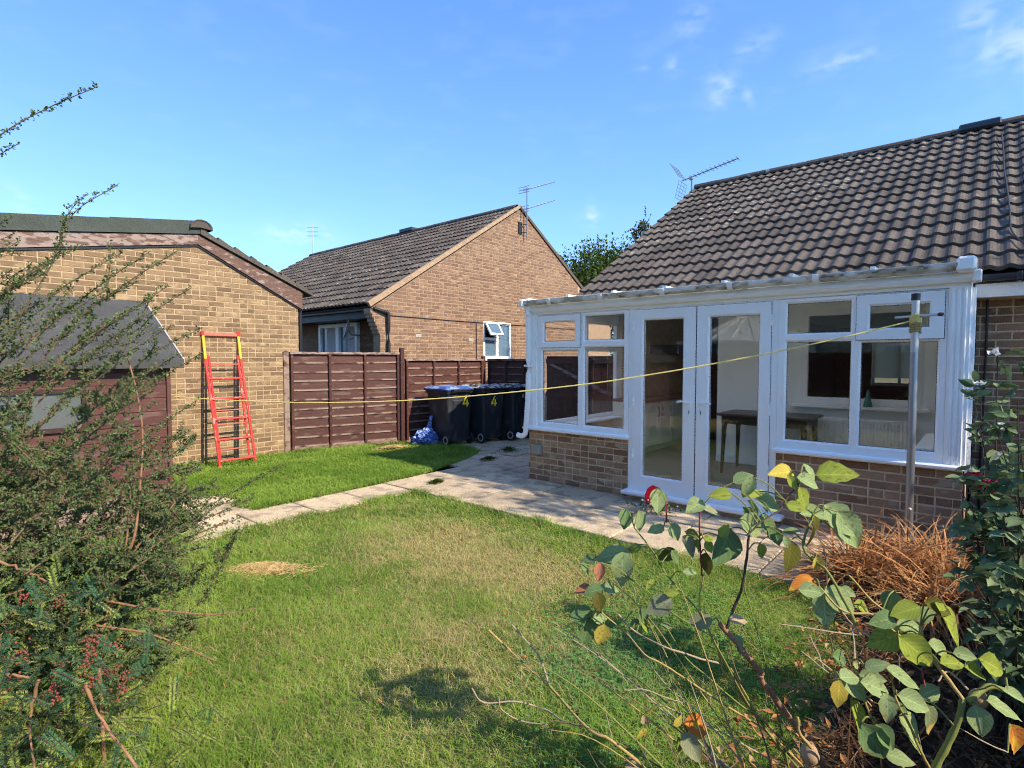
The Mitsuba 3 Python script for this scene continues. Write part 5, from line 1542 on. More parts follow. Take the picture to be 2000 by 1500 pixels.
STEMS=[(0.011,0,[[3.815,-3.722,0.689],[3.852,-3.703,0.643],[3.896,-3.698,0.596],[3.928,-3.67,0.545],[3.928,-3.67,0.522],[3.958,-3.644,0.468],[4.012,-3.598,0.373],[4.058,-3.558,0.298],[4.097,-3.524,0.216]]),
(0.003,0,[[3.574,-3.85,0.988],[3.622,-3.824,0.919],[3.663,-3.802,0.84],[3.721,-3.771,0.77],[3.762,-3.75,0.713],[3.821,-3.762,0.636],[3.898,-3.696,0.448],[3.98,-3.625,0.298],[4.052,-3.563,0.189]]),
(0.0035,2,[[3.529,-3.873,0.686],[3.583,-3.844,0.628],[3.697,-3.869,0.629],[3.772,-3.805,0.596],[3.829,-3.755,0.576]]),
(0.0055,1,[[3.076,-4.036,0.545],[3.189,-3.939,0.401],[3.266,-3.914,0.354],[3.483,-3.988,0.331],[3.571,-3.979,0.325],[3.656,-3.905,0.233],[3.752,-3.822,0.134]]),
(0.0035,2,[[3.143,-3.978,0.565],[3.218,-3.914,0.448],[3.266,-3.914,0.354]]),
(0.0035,2,[[3.03,-4.076,0.323],[3.062,-4.048,0.268],[3.148,-3.973,0.272],[3.23,-3.903,0.244],[3.348,-3.939,0.264],[3.483,-3.988,0.328]]),
(0.0025,2,[[3.105,-4.011,0.291],[3.114,-4.003,0.24],[3.172,-3.953,0.197],[3.266,-3.913,0.206]]),
(0.0035,1,[[3.481,-3.9,0.684],[3.547,-3.863,0.624],[3.648,-3.912,0.602],[3.698,-3.869,0.569],[3.773,-3.804,0.502],[3.849,-3.739,0.434],[3.95,-3.651,0.346],[4.052,-3.563,0.216]]),
(0.005,3,[[3.891,-3.685,0.99],[3.884,-3.688,0.896],[3.872,-3.693,0.801],[3.838,-3.71,0.675]]),
(0.003,0,[[3.688,-3.788,0.621],[3.747,-3.826,0.596],[3.798,-3.783,0.535],[3.873,-3.717,0.448],[3.949,-3.652,0.373],[4.051,-3.563,0.244]]),
(0.003,1,[[3.771,-3.745,0.851],[3.761,-3.75,0.748],[3.821,-3.762,0.636],[3.862,-3.727,0.535],[3.908,-3.687,0.434],[4.001,-3.607,0.264]]),
(0.0025,0,[[3.576,-3.849,0.803],[3.646,-3.811,0.748],[3.699,-3.783,0.699],[3.802,-3.729,0.636],[3.826,-3.758,0.616],[3.872,-3.718,0.515],[3.981,-3.625,0.285]]),
(0.003,4,[[3.757,-3.753,1.066],[3.758,-3.753,0.992],[3.762,-3.75,0.898],[3.766,-3.748,0.844]]),
(0.003,4,[[3.664,-3.803,1.08],[3.667,-3.801,1.012]]),
(0.002,2,[[3.55,-3.997,0.434],[3.571,-3.979,0.325]]),
(0.0025,2,[[3.651,-3.91,0.298],[3.656,-3.905,0.23],[3.682,-3.883,0.161]]),
(0.003,1,[[3.744,-3.829,0.244],[3.771,-3.806,0.305],[3.732,-3.839,0.373]]),
(0.0025,2,[[3.699,-3.868,0.434],[3.775,-3.803,0.387],[3.85,-3.737,0.339],[3.951,-3.65,0.264]]),
(0.002,2,[[3.599,-3.954,0.488],[3.649,-3.911,0.488],[3.699,-3.868,0.461],[3.744,-3.829,0.441]]),
(0.004,1,[[3.826,-3.758,0.616],[3.842,-3.744,0.542],[3.899,-3.696,0.434],[3.949,-3.652,0.373],[4.011,-3.598,0.271]]),
(0.003,1,[[3.857,-3.731,0.562],[3.898,-3.696,0.468],[3.924,-3.674,0.4],[3.98,-3.625,0.298]]),
(0.006,2,[[3.821,-3.762,0.264],[3.846,-3.741,0.237],[3.902,-3.692,0.175]]),
(0.005,1,[[4.091,-3.899,0.587],[4.096,-3.895,0.542],[4.122,-3.873,0.502]]),
(0.002,3,[[4.129,-3.742,0.78],[4.149,-3.76,0.731]]),
(0.0025,2,[[4.155,-3.692,0.82],[4.191,-3.688,0.782],[4.219,-3.676,0.764]]),
(0.003,3,[[4.094,-3.642,0.979],[4.104,-3.657,0.942],[4.111,-3.687,0.885]]),
(0.01,5,[[4.427,-3.599,0.628],[4.421,-3.614,0.582],[4.402,-3.631,0.514],[4.378,-3.651,0.451],[4.359,-3.668,0.388]]),
(0.009,5,[[4.519,-3.506,0.645],[4.477,-3.536,0.653],[4.436,-3.595,0.624]]),
(0.006,1,[[4.327,-3.566,0.787],[4.335,-3.59,0.745],[4.373,-3.593,0.696],[4.427,-3.599,0.628]]),
(0.002,2,[[4.026,-3.823,0.792],[4.121,-3.751,0.778],[4.21,-3.684,0.764]]),
(0.002,2,[[4.079,-3.82,0.731],[4.147,-3.798,0.683],[4.192,-3.772,0.666],[4.245,-3.766,0.616]]),
(0.002,2,[[4.091,-3.783,0.768],[4.115,-3.793,0.727],[4.132,-3.801,0.696]]),
(0.0025,2,[[4.182,-3.695,0.782],[4.191,-3.714,0.745],[4.195,-3.734,0.714]]),
(0.004,1,[[4.098,-3.702,0.88],[4.159,-3.688,0.82],[4.223,-3.64,0.811],[4.281,-3.623,0.764],[4.336,-3.605,0.723]]),
(0.0035,1,[[4.158,-3.63,0.911],[4.219,-3.62,0.845],[4.277,-3.597,0.806]]),
(0.005,5,[[4.059,-3.616,1.073],[4.047,-3.68,0.984],[4.1,-3.667,0.931],[4.144,-3.668,0.87],[4.19,-3.682,0.792]]),
(0.003,3,[[4.014,-3.605,1.16],[3.995,-3.642,1.125],[3.981,-3.677,1.084],[3.943,-3.73,1.05],[3.916,-3.776,1.012]]),
(0.004,1,[[4.282,-3.701,0.657],[4.294,-3.717,0.624],[4.326,-3.697,0.548],[4.348,-3.677,0.479],[4.375,-3.654,0.411]]),
(0.0035,1,[[4.205,-3.761,0.666],[4.227,-3.775,0.624],[4.25,-3.762,0.565],[4.294,-3.724,0.479],[4.329,-3.694,0.411]]),
(0.003,2,[[4.375,-3.615,0.666],[4.395,-3.581,0.687],[4.435,-3.576,0.649]]),
(0.002,2,[[4.409,-3.625,0.565],[4.481,-3.562,0.508],[4.524,-3.525,0.485]]),
(0.0025,2,[[4.117,-3.801,0.714],[4.188,-3.776,0.666],[4.248,-3.757,0.624]]),
(0.002,4,[[4.338,-3.623,0.696],[4.346,-3.646,0.657]]),
(0.004,5,[[4.515,-3.487,0.674],[4.519,-3.506,0.645]])]
LOWSTEMS=[[[1.987,-4.977,0.661],[2.137,-4.847,0.623],[2.309,-4.698,0.603],[2.424,-4.599,0.627]],[[2.101,-5.01,0.61],[2.251,-4.881,0.577],[2.413,-4.741,0.484]],[[2.564,-5.139,0.635],[2.61,-5.099,0.517],[2.734,-5.058,0.436]],[[2.533,-5.232,0.687],[2.514,-5.248,0.58],[2.587,-5.252,0.461]],[[1.985,-5.242,0.875],[2.055,-5.182,0.846],[2.034,-5.134,0.79]],[[1.982,-5.246,0.759],[2.047,-5.189,0.781]],[[2.386,-5.293,0.675],[2.451,-5.237,0.657]]]
MAINSTEMS=[[[1.976,-4.986,0.642],[2.019,-4.949,0.796],[2.04,-4.931,0.873],[2.028,-4.915,0.963],[2.013,-4.888,1.226],[2.003,-4.897,1.399],[1.974,-4.922,1.571]],[[1.976,-4.986,0.642],[2.017,-4.924,0.808],[2.049,-4.857,0.885],[2.084,-4.761,1.039]],[[1.979,-4.983,0.642],[2.004,-4.962,0.777],[2.022,-4.946,0.911],[2.037,-4.933,1.12]],[[1.964,-4.996,0.729],[1.925,-5.057,0.88],[1.899,-5.092,0.996],[1.861,-5.125,1.127]],[[1.987,-4.977,0.652],[2.026,-4.811,0.779],[2.102,-4.613,0.868]],[[2.138,-5.243,1.388],[2.145,-5.17,1.429],[2.144,-5.105,1.468]],[[1.974,-4.922,1.571],[1.967,-4.994,1.515],[1.944,-5.014,1.459]],[[2.013,-4.888,1.226],[2.128,-4.921,1.37],[2.097,-4.948,1.479],[2.078,-4.964,1.552]]]
BERRIES=[[2.402,-5.279,0.825],[2.422,-5.261,0.789],[2.41,-5.272,0.749],[2.453,-5.235,0.73],[2.465,-5.225,0.76],[2.414,-5.269,0.694],[2.418,-5.265,0.635],[2.55,-5.085,0.764],[2.544,-5.09,0.733],[2.532,-5.101,0.696],[2.52,-5.111,0.665],[2.475,-5.149,0.688],[2.528,-5.038,0.715],[2.536,-5.097,0.635],[2.526,-5.172,0.628],[2.16,-5.092,0.759],[2.527,-5.171,0.657],[2.521,-5.044,0.637],[2.552,-5.017,0.629],[2.337,-5.203,0.859],[2.543,-5.025,0.59]]
ROSETIPS=[[4.555,-2.362,1.552],[4.481,-2.426,1.573],[4.429,-2.471,1.445],[4.416,-2.548,1.364],[4.502,-2.54,1.347],[4.543,-2.636,1.396],[4.481,-2.558,1.285],[4.401,-2.627,1.088],[4.388,-2.639,1.015],[4.471,-2.699,1.08],[4.548,-2.765,1.121],[4.445,-2.589,0.932],[4.513,-2.663,0.94],[4.441,-2.659,0.823],[4.529,-2.781,0.816],[4.431,-2.865,0.739],[4.489,-2.881,0.694],[4.556,-2.89,0.725],[4.48,-2.691,0.789],[4.556,-2.625,1.218],[4.554,-2.892,0.596]]
# pink [ 4.427 -2.605  1.066] white [array([ 4.404, -2.625,  1.099]), array([ 4.43 , -2.603,  1.454]), array([ 4.472, -2.566,  1.572]), array([ 4.494, -2.547,  1.281]), array([ 4.488, -2.552,  1.165])] base [ 4.542 -2.637 -0.019]
# redleaf disc [ 2.336 -0.711  0.311] buds [ 4.459 -3.502  0.598] [ 4.093 -3.753  0.401] soil leaf
# coto base [ 1.976 -4.986  0.642] yew [array([ 2.545, -5.155,  0.547]), array([ 2.516, -5.313,  0.475]), array([ 2.625, -4.954,  0.401]), array([ 2.216, -5.043,  0.837])]
ARCHES=[[[1.875,-5.073,0.506],[1.635,-5.281,1.083],[1.46,-5.432,1.7],[1.588,-5.321,2.156],[1.762,-5.171,2.363],[1.895,-5.056,2.452],[2.028,-4.941,2.532]],
[[1.875,-5.073,0.506],[1.635,-5.281,1.083],[1.534,-5.434,1.696],[1.731,-5.33,2.109],[1.867,-5.213,2.229],[1.947,-5.143,2.283]],
[[1.875,-5.073,0.506],[1.635,-5.281,1.083],[1.537,-5.234,1.435],[1.664,-5.124,1.707],[1.758,-5.043,1.9],[1.836,-4.975,2.092],[1.953,-4.874,2.209]],
[[1.624,-5.061,1.549],[1.695,-4.953,1.706],[1.853,-4.828,1.848],[2.015,-4.688,1.977]],
[[1.68,-5.092,1.36],[1.666,-4.956,1.529],[1.863,-4.819,1.691],[2.046,-4.662,1.836]],
[[1.749,-4.982,1.28],[1.715,-4.858,1.416],[1.932,-4.76,1.554],[2.083,-4.63,1.674]],
[[1.32,-5.098,1.545],[1.31,-4.968,1.719],[1.594,-4.854,1.865],[1.767,-4.705,2.002]],
[[1.151,-5.266,1.456],[1.344,-5.142,1.655],[1.524,-4.981,1.835],[1.728,-4.804,1.997]],
[[1.061,-5.282,1.596],[1.248,-5.183,1.755],[1.435,-5.057,1.898],[1.6,-4.915,2.028]],
[[1.025,-5.498,1.559],[1.136,-5.384,1.734],[1.37,-5.246,1.886],[1.548,-5.091,2.027]],
[[1.14,-5.42,1.523],[1.204,-5.321,1.674],[1.418,-5.204,1.806],[1.571,-5.072,1.927]],
[[1.399,-5.124,1.338],[1.737,-5.052,1.508],[1.768,-4.902,1.653],[1.934,-4.758,1.786]],
[[1.555,-5.117,1.21],[1.721,-5.016,1.382],[1.93,-4.894,1.534],[2.097,-4.749,1.669]],
[[1.673,-5.144,1.093],[1.668,-5.009,1.254],[1.94,-4.886,1.426],[2.12,-4.729,1.571]],
[[1.451,-5.06,1.033],[1.719,-4.958,1.245],[1.882,-4.803,1.416],[2.076,-4.636,1.572]],
[[1.493,-5.103,0.729],[1.65,-4.978,0.972],[1.739,-4.795,1.177],[1.948,-4.614,1.381]],
[[1.495,-5.022,0.69],[1.487,-4.889,0.862],[1.758,-4.778,1.074],[1.929,-4.63,1.241]],
[[1.539,-5.098,0.598],[1.726,-4.99,0.835],[1.846,-4.834,1.024],[2.033,-4.673,1.206]],
[[1.98,-4.983,0.661],[1.994,-4.904,0.745],[2.069,-4.774,0.865],[2.24,-4.626,0.989]],
[[1.98,-4.983,0.661],[1.883,-4.868,0.693],[1.981,-4.718,0.801],[2.181,-4.545,0.91]],
[[1.98,-4.983,0.661],[2.109,-4.937,0.761],[2.169,-4.819,0.84],[2.322,-4.687,0.921]],
[[1.98,-4.983,0.661],[1.676,-4.783,0.673],[1.844,-4.572,0.877],[2.132,-4.323,1.091]],
[[1.98,-4.983,0.661],[1.774,-4.83,0.678],[1.897,-4.658,0.826],[2.128,-4.458,0.98]],
[[1.067,-5.551,1.621],[1.388,-5.438,1.785],[1.466,-5.295,1.95],[1.646,-5.139,2.092]],
[[1.875,-5.073,0.506],[1.635,-5.281,1.083],[1.422,-5.58,2.138],[1.468,-5.482,2.302],[1.551,-5.354,2.459],[1.714,-5.213,2.586]],
[[1.698,-5.203,0.907],[1.597,-5.052,1.085],[1.897,-4.923,1.31],[2.086,-4.759,1.493]],
[[1.98,-4.983,0.661],[1.954,-4.939,0.772],[1.955,-4.872,0.931],[2.033,-4.805,1.099]],
[[1.98,-4.983,0.661],[1.86,-4.888,0.75],[1.915,-4.775,0.94],[2.06,-4.65,1.14]],
[[1.636,-5.07,1.436],[1.6,-4.95,1.582],[1.77,-4.834,1.719],[1.925,-4.7,1.843]],
[[1.419,-5.235,1.173],[1.701,-5.137,1.366],[1.82,-4.988,1.524],[2.002,-4.832,1.669]],
[[1.535,-5.236,0.738],[1.808,-5.13,0.999],[1.981,-4.982,1.202],[2.168,-4.82,1.384]],
[[1.337,-5.247,1.394],[1.6,-5.159,1.556],[1.637,-5.014,1.704],[1.804,-4.87,1.836]],
[[1.301,-5.33,1.437],[1.468,-5.241,1.582],[1.522,-5.114,1.716],[1.673,-4.983,1.836]],
[[1.54,-5.352,1.255],[1.63,-5.244,1.417],[1.694,-5.097,1.567],[1.87,-4.946,1.707]],
[[1.407,-5.29,0.927],[1.723,-5.188,1.18],[1.842,-5.036,1.372],[2.028,-4.875,1.552]],
[[1.4,-5.494,1.256],[1.555,-5.382,1.433],[1.686,-5.237,1.592],[1.868,-5.08,1.737]],
[[1.311,-5.535,1.342],[1.416,-5.432,1.5],[1.607,-5.304,1.644],[1.771,-5.164,1.774]],
[[1.519,-5.132,0.718],[1.733,-5.032,0.952],[1.923,-4.9,1.147],[2.097,-4.749,1.317]],
[[1.98,-4.983,0.661],[1.847,-4.899,0.734],[1.879,-4.805,0.902],[1.996,-4.705,1.078]],
[[1.98,-4.983,0.661],[1.745,-4.855,0.68],[1.816,-4.728,0.833],[1.981,-4.585,0.991]],
[[1.825,-5.246,0.814],[1.797,-5.128,0.969],[1.959,-5,1.149],[2.124,-4.858,1.309]],
[[1.275,-5.388,1.504],[1.238,-5.272,1.673],[1.421,-5.135,1.827],[1.598,-4.983,1.966]]]

BA, BF = np.array([.7568, .6537, 0]), np.array([-.6537, .7568, 0])      # across the shrub and away over it


# ---- cotoneaster at the left
def shrub():
    rr = np.random.default_rng(77)
    t = thing('cotoneaster', 'sprawling small leaved shrub with pinkish stems in front of the shed', 'shrub')
    P, D, U, LN = [], [], [], []
    twigs = []

    def leafy(path, r0, spacing, spur, dense=1.0, start=.0):
        path = smooth_path(path, 8)
        seg = np.linalg.norm(np.diff(path, axis=0), axis=1)
        s = np.concatenate([[0], np.cumsum(seg)])
        tot = s[-1]
        twigs.append(tube(path, np.linspace(r0, .0014, len(path)), 5, False))
        q = start * tot
        while q < tot:
            f = q / tot
            c = np.array([np.interp(q, s, path[:, k]) for k in range(3)])
            tg = unit(np.array([np.interp(min(q + .02, tot), s, path[:, k]) - np.interp(max(q - .02, 0), s, path[:, k]) for k in range(3)]))
            side = unit(np.cross(tg, rr.normal(0, 1, 3)))
            ln = spur * rr.uniform(.35, 1.15) * (1.0 - .55 * f)
            dr_ = unit(tg * rr.uniform(.25, .9) + side + [0, 0, .25])
            e = c + dr_ * ln
            if ln > .012:
                twigs.append(tube([c, (c + e) / 2 + rr.normal(0, .004, 3), e], [.0016, .0013, .0008], 3, False))
            k = max(3, int(ln / .0052 * dense)) + 2
            g = rr.random(k) ** .7
            P.append(c + (e - c) * g[:, None] + rr.normal(0, .0035, (k, 3)))
            D.append(unit(dr_ * .7 + rr.normal(0, .75, (k, 3)) + [0, 0, .2]))
            U.append(np.clip(rr.normal(.42, .26, k), 0, 1))
            LN.append(rr.uniform(.0085, .0155, k))
            q += spacing * rr.uniform(.5, 1.5)

    base = np.array([1.985, -4.985, .50])
    for i, path in enumerate(ARCHES):
        path = np.array(path) + rr.normal(0, .006, (len(path), 3))
        leafy(path, .0040, .0135, .026, 1.25, .05)
        ps = smooth_path(path, 6)
        for k in range(3):
            j = int(rr.uniform(.2, .8) * (len(ps) - 2))
            d = unit(ps[j + 1] - ps[j])
            e = ps[j] + unit(d * 1.3 + rr.normal(0, .42, 3)) * rr.uniform(.12, .28)
            leafy([ps[j], (ps[j] + e) / 2 + rr.normal(0, .010, 3), e], .0022, .012, .026, 1.25)
    # the body of the shrub
    n = 0
    while n < 330:
        a, f, z = rr.uniform(-1.15, .40), rr.uniform(-.25, .75), rr.uniform(.10, 1.72)
        if z > 1.48 - 1.0 * max(0, a + .30) or (z > 1.05 and rr.random() < .4) or a > .34 - .38 * abs(z - .80) - .06 * f or (z < .35 and a > .1):
            continue
        n += 1
        tip = base * [1, 1, 0] + BA * a + BF * f + [0, 0, z]
        L = rr.uniform(.22, .50)
        d = unit(BA * rr.normal(.75, .35) + BF * rr.normal(0, .35) + np.array([0, 0, rr.normal(.45, .35)]))
        st = tip - d * L
        leafy([st, (st + tip) / 2 + rr.normal(0, .02, 3) + [0, 0, .02], tip], .0026, .009, .046, 1.6, .0)
        for k in range(2):
            e = tip - d * L * .4 + unit(rr.normal(0, .6, 3) + d) * rr.uniform(.08, .2)
            leafy([tip - d * L * .4, (tip - d * L * .4 + e) / 2, e], .0018, .0085, .036, 1.6)
    P, D, U, LN = np.vstack(P), np.vstack(D), np.concatenate(U), np.concatenate(LN)
    m, uv = rhombs(P, D, unit(rr.normal(0, .7, P.shape) + [0, 0, 1]), LN, LN * .62, U)
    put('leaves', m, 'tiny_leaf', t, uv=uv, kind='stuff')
    put('twigs', cat(twigs), 'twig_brown', t, kind='stuff')
    for i, s in enumerate(MAINSTEMS):
        if i in (3, 5, 6, 7):
            continue
        p = smooth_path(s, 5) + BF * .10
        if i < 3 or i == 4:
            p = np.vstack([[base * [1, 1, 0] + BA * .01, base], p])
        put('stem', tube(p, np.linspace(.0065 if i < 2 else .0045, .0025, len(p)), 8), 'bark_pink', t, smooth=True)
    for i, s in enumerate(LOWSTEMS[:2]):
        p = smooth_path(s, 6)
        P2, D2 = [], []
        for q in p[6:]:
            for k in range(2):
                P2.append(q + rr.normal(0, .003, 3))
                D2.append(unit(rr.normal(0, .4, 3) + [0, 0, .8]))
        k = put('stem', tube(p, np.linspace(.0045, .0018, len(p)), 7), 'bark_pink', t, smooth=True)
        m, uv = rhombs(P2, D2, unit(rr.normal(0, 1, (len(P2), 3))), .016, .008, rr.random(len(P2)))
        put('leaves', m, 'tiny_leaf', k, uv=uv, kind='stuff')


shrub()


# ---- yew and berries at the lower left
def yew():
    rr = np.random.default_rng(88)
    t = thing('yew', 'dark low evergreen with yellow green tips and dull red berries below the tall shrub', 'shrub')
    P, D, U, N, tw = [], [], [], [], []
    c0 = np.array([2.50, -5.17, .0])
    n = 0
    while n < 1050:
        a, f, z = rr.uniform(-.55, .34), rr.uniform(-.28, .34), rr.uniform(.02, .93)
        top = .90 - .95 * max(0, a + .02) - .10 * f
        if z > top or a > .26 or (a > .16 and z > .45):
            continue
        n += 1
        st = c0 + BA * a + BF * f + [0, 0, z]
        fr = z / max(top, .1)
        d = unit(BA * rr.normal(.45, .45) - BF * rr.uniform(-.2, .8) + np.array([0, 0, rr.normal(.5, .45)]))
        ln = rr.uniform(.05, .13)
        e = st + d * ln - np.array([0, 0, .015])
        tw.append(tube([st, (st + e) / 2 + [0, 0, .004], e], [.0016, .0013, .0008], 3, False))
        s = unit(np.cross(d, unit(rr.normal(0, .4, 3) + [0, 0, 1])))
        k = int(ln / .0021)
        g = np.linspace(.02, 1, k)
        sg = np.where(np.arange(k) % 2 == 0, 1, -1)[:, None]
        P.append(st + (e - st) * g[:, None])
        D.append(unit(d * .75 + s * sg + rr.normal(0, .14, (k, 3))))
        N.append(unit(np.cross(s, d) + rr.normal(0, .2, (k, 3))))
        tone = np.clip(rr.normal(.42 + .42 * (rr.random() < (.75 if z < .55 else .25)), .12), 0, 1)
        U.append(np.clip(tone + .28 * g ** 3 + rr.normal(0, .05, k), 0, 1))
    P, D, U, N = np.vstack(P), np.vstack(D), np.concatenate(U), np.vstack(N)
    L = rr.uniform(.011, .018, len(P))
    m, uv = rhombs(P, D, N, L, .0030, U, .05, .05)
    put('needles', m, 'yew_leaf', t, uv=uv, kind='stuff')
    put('twigs', cat(tw), 'twig_dark', t, kind='stuff')
    for s in LOWSTEMS[2:]:
        p = smooth_path(s, 6)
        p = p + rr.normal(0, .0025, p.shape)
        put('stem', tube(p, np.linspace(.0045, .0028, len(p)) * rr.uniform(.75, 1.3, len(p)), 7), 'bark_pink', t, smooth=True)
    for c in BERRIES:
        ms = []
        for k in range(20):
            q = np.array(c) + rr.normal(0, .011, 3) * [1, 1, 1.2] - BF * .04
            s = trimesh.creation.icosphere(1, rr.uniform(.0024, .0038))
            s.apply_translation(q)
            ms.append(s)
        put('berry_cluster', cat(ms), 'berry', t, smooth=True, kind='stuff', label='cluster of dull red berries')


yew()


# ---- broad leaves
def broad_leaf(ln, tone, seed, width=.62, cup=.22, droop=.22, nu=9):
    rr = np.random.default_rng(seed)
    g = np.linspace(0, 1, nu)
    half = width * .5 * np.sin(np.pi * g ** .78) ** .85 * (1 - .12 * g)
    half[0] = half[-1] = .004
    curl = rr.uniform(.3, 1.0) * droop
    cp = cup * rr.uniform(.2, 1.2)
    tw = rr.normal(0, .25)
    rows = []
    for s in (-1, -.5, 0, .5, 1):
        x = g
        y = half * s
        z = np.abs(s) ** 1.3 * half * cp * 2 - curl * g ** 2 + .018 * np.sin(g * 9 + s * 3 + seed) * abs(s) + tw * y * g * .8
        y = y * (1 + .05 * np.sin(g * 26 + seed * 1.7)) if abs(s) == 1 else y
        rows.append(np.stack([x, y, z], 1) * ln)
    V = np.vstack(rows)
    F = []
    for r in range(4):
        for i in range(nu - 1):
            a = r * nu + i
            F += [[a, a + 1, a + nu + 1], [a, a + nu + 1, a + nu]]
    uv = np.vstack([np.stack([g * 0 + tone + (s * .5 + .5) * .94, g], 1) for s in (-1, -.5, 0, .5, 1)])
    return trimesh.Trimesh(V, F, process=False), uv


STEM_MAT = ['twig_green', 'twig_ochre', 'twig_pale', 'twig_dark', 'twig_red', 'twig_green']


def peony():
    rr = np.random.default_rng(99)
    t = thing('broad_leaved_shrub', 'straggly shrub with broad grey green leaves and bare stems in the right foreground', 'shrub')
    allp = []
    for r, mat, pts in STEMS:
        p = smooth_path(pts, 5)
        p = p + np.cumsum(rr.normal(0, .0006, p.shape), 0)
        allp.append(p)
        rad = r * (1 - .25 * np.linspace(0, 1, len(p))[::-1]) * (1 + .08 * np.sin(np.arange(len(p)) * 1.7))
        put('stem', tube(p, rad, 8), STEM_MAT[mat] if r < .0105 else 'bark_pink', t, smooth=True)
    allp = np.vstack(allp)
    petioles = []
    for i, q in enumerate(LEAVES):
        b, d, n, ln, tone = np.array(q[:3]), unit(q[3:6]), unit(q[6:9]), q[9] * 1.08, int(q[10])
        b = b - d * ln * .03
        m, uv = broad_leaf(ln, tone, i, .58 + .20 * R.random())
        s = np.cross(n, d)
        m.apply_transform(frame(b, d, s, n))
        put('leaf', m, 'broad_leaf', t, smooth=True, uv=uv)
        k = np.argmin(np.linalg.norm(allp - b, axis=1) + .25 * np.maximum(0, allp[:, 2] - b[2]))
        e = allp[k]
        if .006 < np.linalg.norm(e - b) < .22:
            petioles.append(tube(smooth_path([e, (b + e) / 2 + [0, 0, .012], b], 4), [.0022] * 8 + [.0015], 5, False))
    put('petioles', cat(petioles), 'twig_green', t, kind='stuff')
    fan = []
    for k in range(18):                                       # long thin stems arching up and away to the left
        a = np.array([3.98, -3.72, .02]) + rr.normal(0, .07, 3) * [1, 1, .1]
        e = a - BA * rr.uniform(.10, .75) + BF * rr.uniform(.0, .45) + np.array([0, 0, rr.uniform(.30, .85)])
        p = smooth_path([a, a + (e - a) * .4 + [0, 0, .07] + rr.normal(0, .015, 3), a + (e - a) * .75 + [0, 0, .05] + rr.normal(0, .012, 3), e], 4)
        put('stem', tube(p, np.linspace(rr.uniform(.0028, .0048), .0012, len(p)), 5), ['twig_ochre', 'twig_pale', 'twig_brown', 'twig_green'][k % 4], t, smooth=True)
    for k in range(34):                                       # thin dry stems fanning out of the crown
        a = np.array([4.22, -4.08, .02]) + rr.normal(0, .10, 3) * [1, 1, .1]
        d = unit(-BA * rr.uniform(-.15, 1.0) + BF * rr.uniform(.1, .9) + np.array([0, 0, rr.uniform(.25, 1.0)]))
        L = rr.uniform(.3, .75)
        fan.append(tube(smooth_path([a, a + d * L * .5 + rr.normal(0, .02, 3), a + d * L + [0, 0, -.04]], 4), np.linspace(.0028, .0010, 9), 5, False))
    put('dry_stems', cat(fan), 'twig_brown', t, kind='stuff')
    for c, s in (((4.459, -3.502, .598), .021), ((4.093, -3.753, .401), .024)):
        m = trimesh.creation.icosphere(3, s)
        v = m.vertices
        m.vertices = v * (1 + .25 * (meshkit.fbm(v * 60 + 3, 3, 4) - .5))[:, None] * [1, 1, 1.35] + np.array(c)
        put('seed_pod', m, 'bud_tan', t, smooth=True, label='dry tan seed pod')


peony()


# ---- dead clump by the washing line post
def clump():
    rr = np.random.default_rng(55)
    t = thing('dead_clump', 'clump of dead orange brown strap leaves round the washing line post', 'plant')
    for part in range(4):
        V, F, UV = [], [], []
        for k in range(480):
            c = np.array([[4.06, -.98, 0], [3.84, -1.12, 0], [4.26, -.80, 0], [4.30, -1.45, 0]][part]) + rr.normal(0, .085, 3) * [1, 1, 0]
            th = rr.uniform(0, 2 * np.pi)
            L = rr.uniform(.28, .62)
            up = rr.beta(1.6, 2.0) * 1.35
            h = np.array([math.cos(th), math.sin(th), 0])
            g = np.linspace(0, 1, 6)[:, None]
            arc = rr.uniform(.7, 1.5)
            p = c + h * L * (g * math.cos(up) + .25 * g ** 2) + np.array([0, 0, 1.0]) * L * (g * math.sin(up) + .42 * g - arc * .62 * g ** 2)
            p[:, 2] = np.maximum(p[:, 2], .012 + .05 * rr.random())
            s = np.cross(h, [0, 0, 1]) + rr.normal(0, .35, 3)
            w = rr.uniform(.0035, .0075) * np.array([1, 1, .9, .75, .5, .1])[:, None]
            q = np.stack([p - unit(s) * w, p + unit(s) * w], 1).reshape(-1, 3)
            o = len(V) * 12
            V.append(q)
            for i in range(5):
                a = o + 2 * i
                F += [[a, a + 1, a + 3], [a, a + 3, a + 2]]
            u = rr.random()
            UV.append(np.stack([np.full(12, u), np.repeat(g[:, 0], 2)], 1))
        put('foliage', trimesh.Trimesh(np.vstack(V), F, process=False), 'dead_blade', t, uv=np.vstack(UV), kind='stuff')


clump()


# ---- brown undergrowth along the bed
rr = np.random.default_rng(57)
V, F, UV = [], [], []
for k in range(2600):
    y = rr.uniform(-4.2, -1.2)
    c = np.array([rr.uniform(4.02 + .12 * (y < -3.4), 4.75), y, .0])
    th, L, up = rr.uniform(0, 2 * np.pi), rr.uniform(.10, .34), rr.uniform(.1, 1.1)
    h = np.array([math.cos(th), math.sin(th), 0])
    g = np.linspace(0, 1, 4)[:, None]
    p = c + h * L * g * math.cos(up) + np.array([0, 0, 1.0]) * L * (g * math.sin(up) * 1.3 - .5 * g ** 2)
    p[:, 2] = np.maximum(p[:, 2], .01 + .04 * rr.random())
    s = unit(np.cross(h, [0, 0, 1]) + rr.normal(0, .4, 3)) * rr.uniform(.002, .006) * np.array([1, .9, .7, .15])[:, None]
    o = len(V) * 8
    V.append(np.stack([p - s, p + s], 1).reshape(-1, 3))
    for i in range(3):
        a = o + 2 * i
        F += [[a, a + 1, a + 3], [a, a + 3, a + 2]]
    UV.append(np.stack([np.full(8, rr.random() * .8), np.repeat(g[:, 0], 2)], 1))
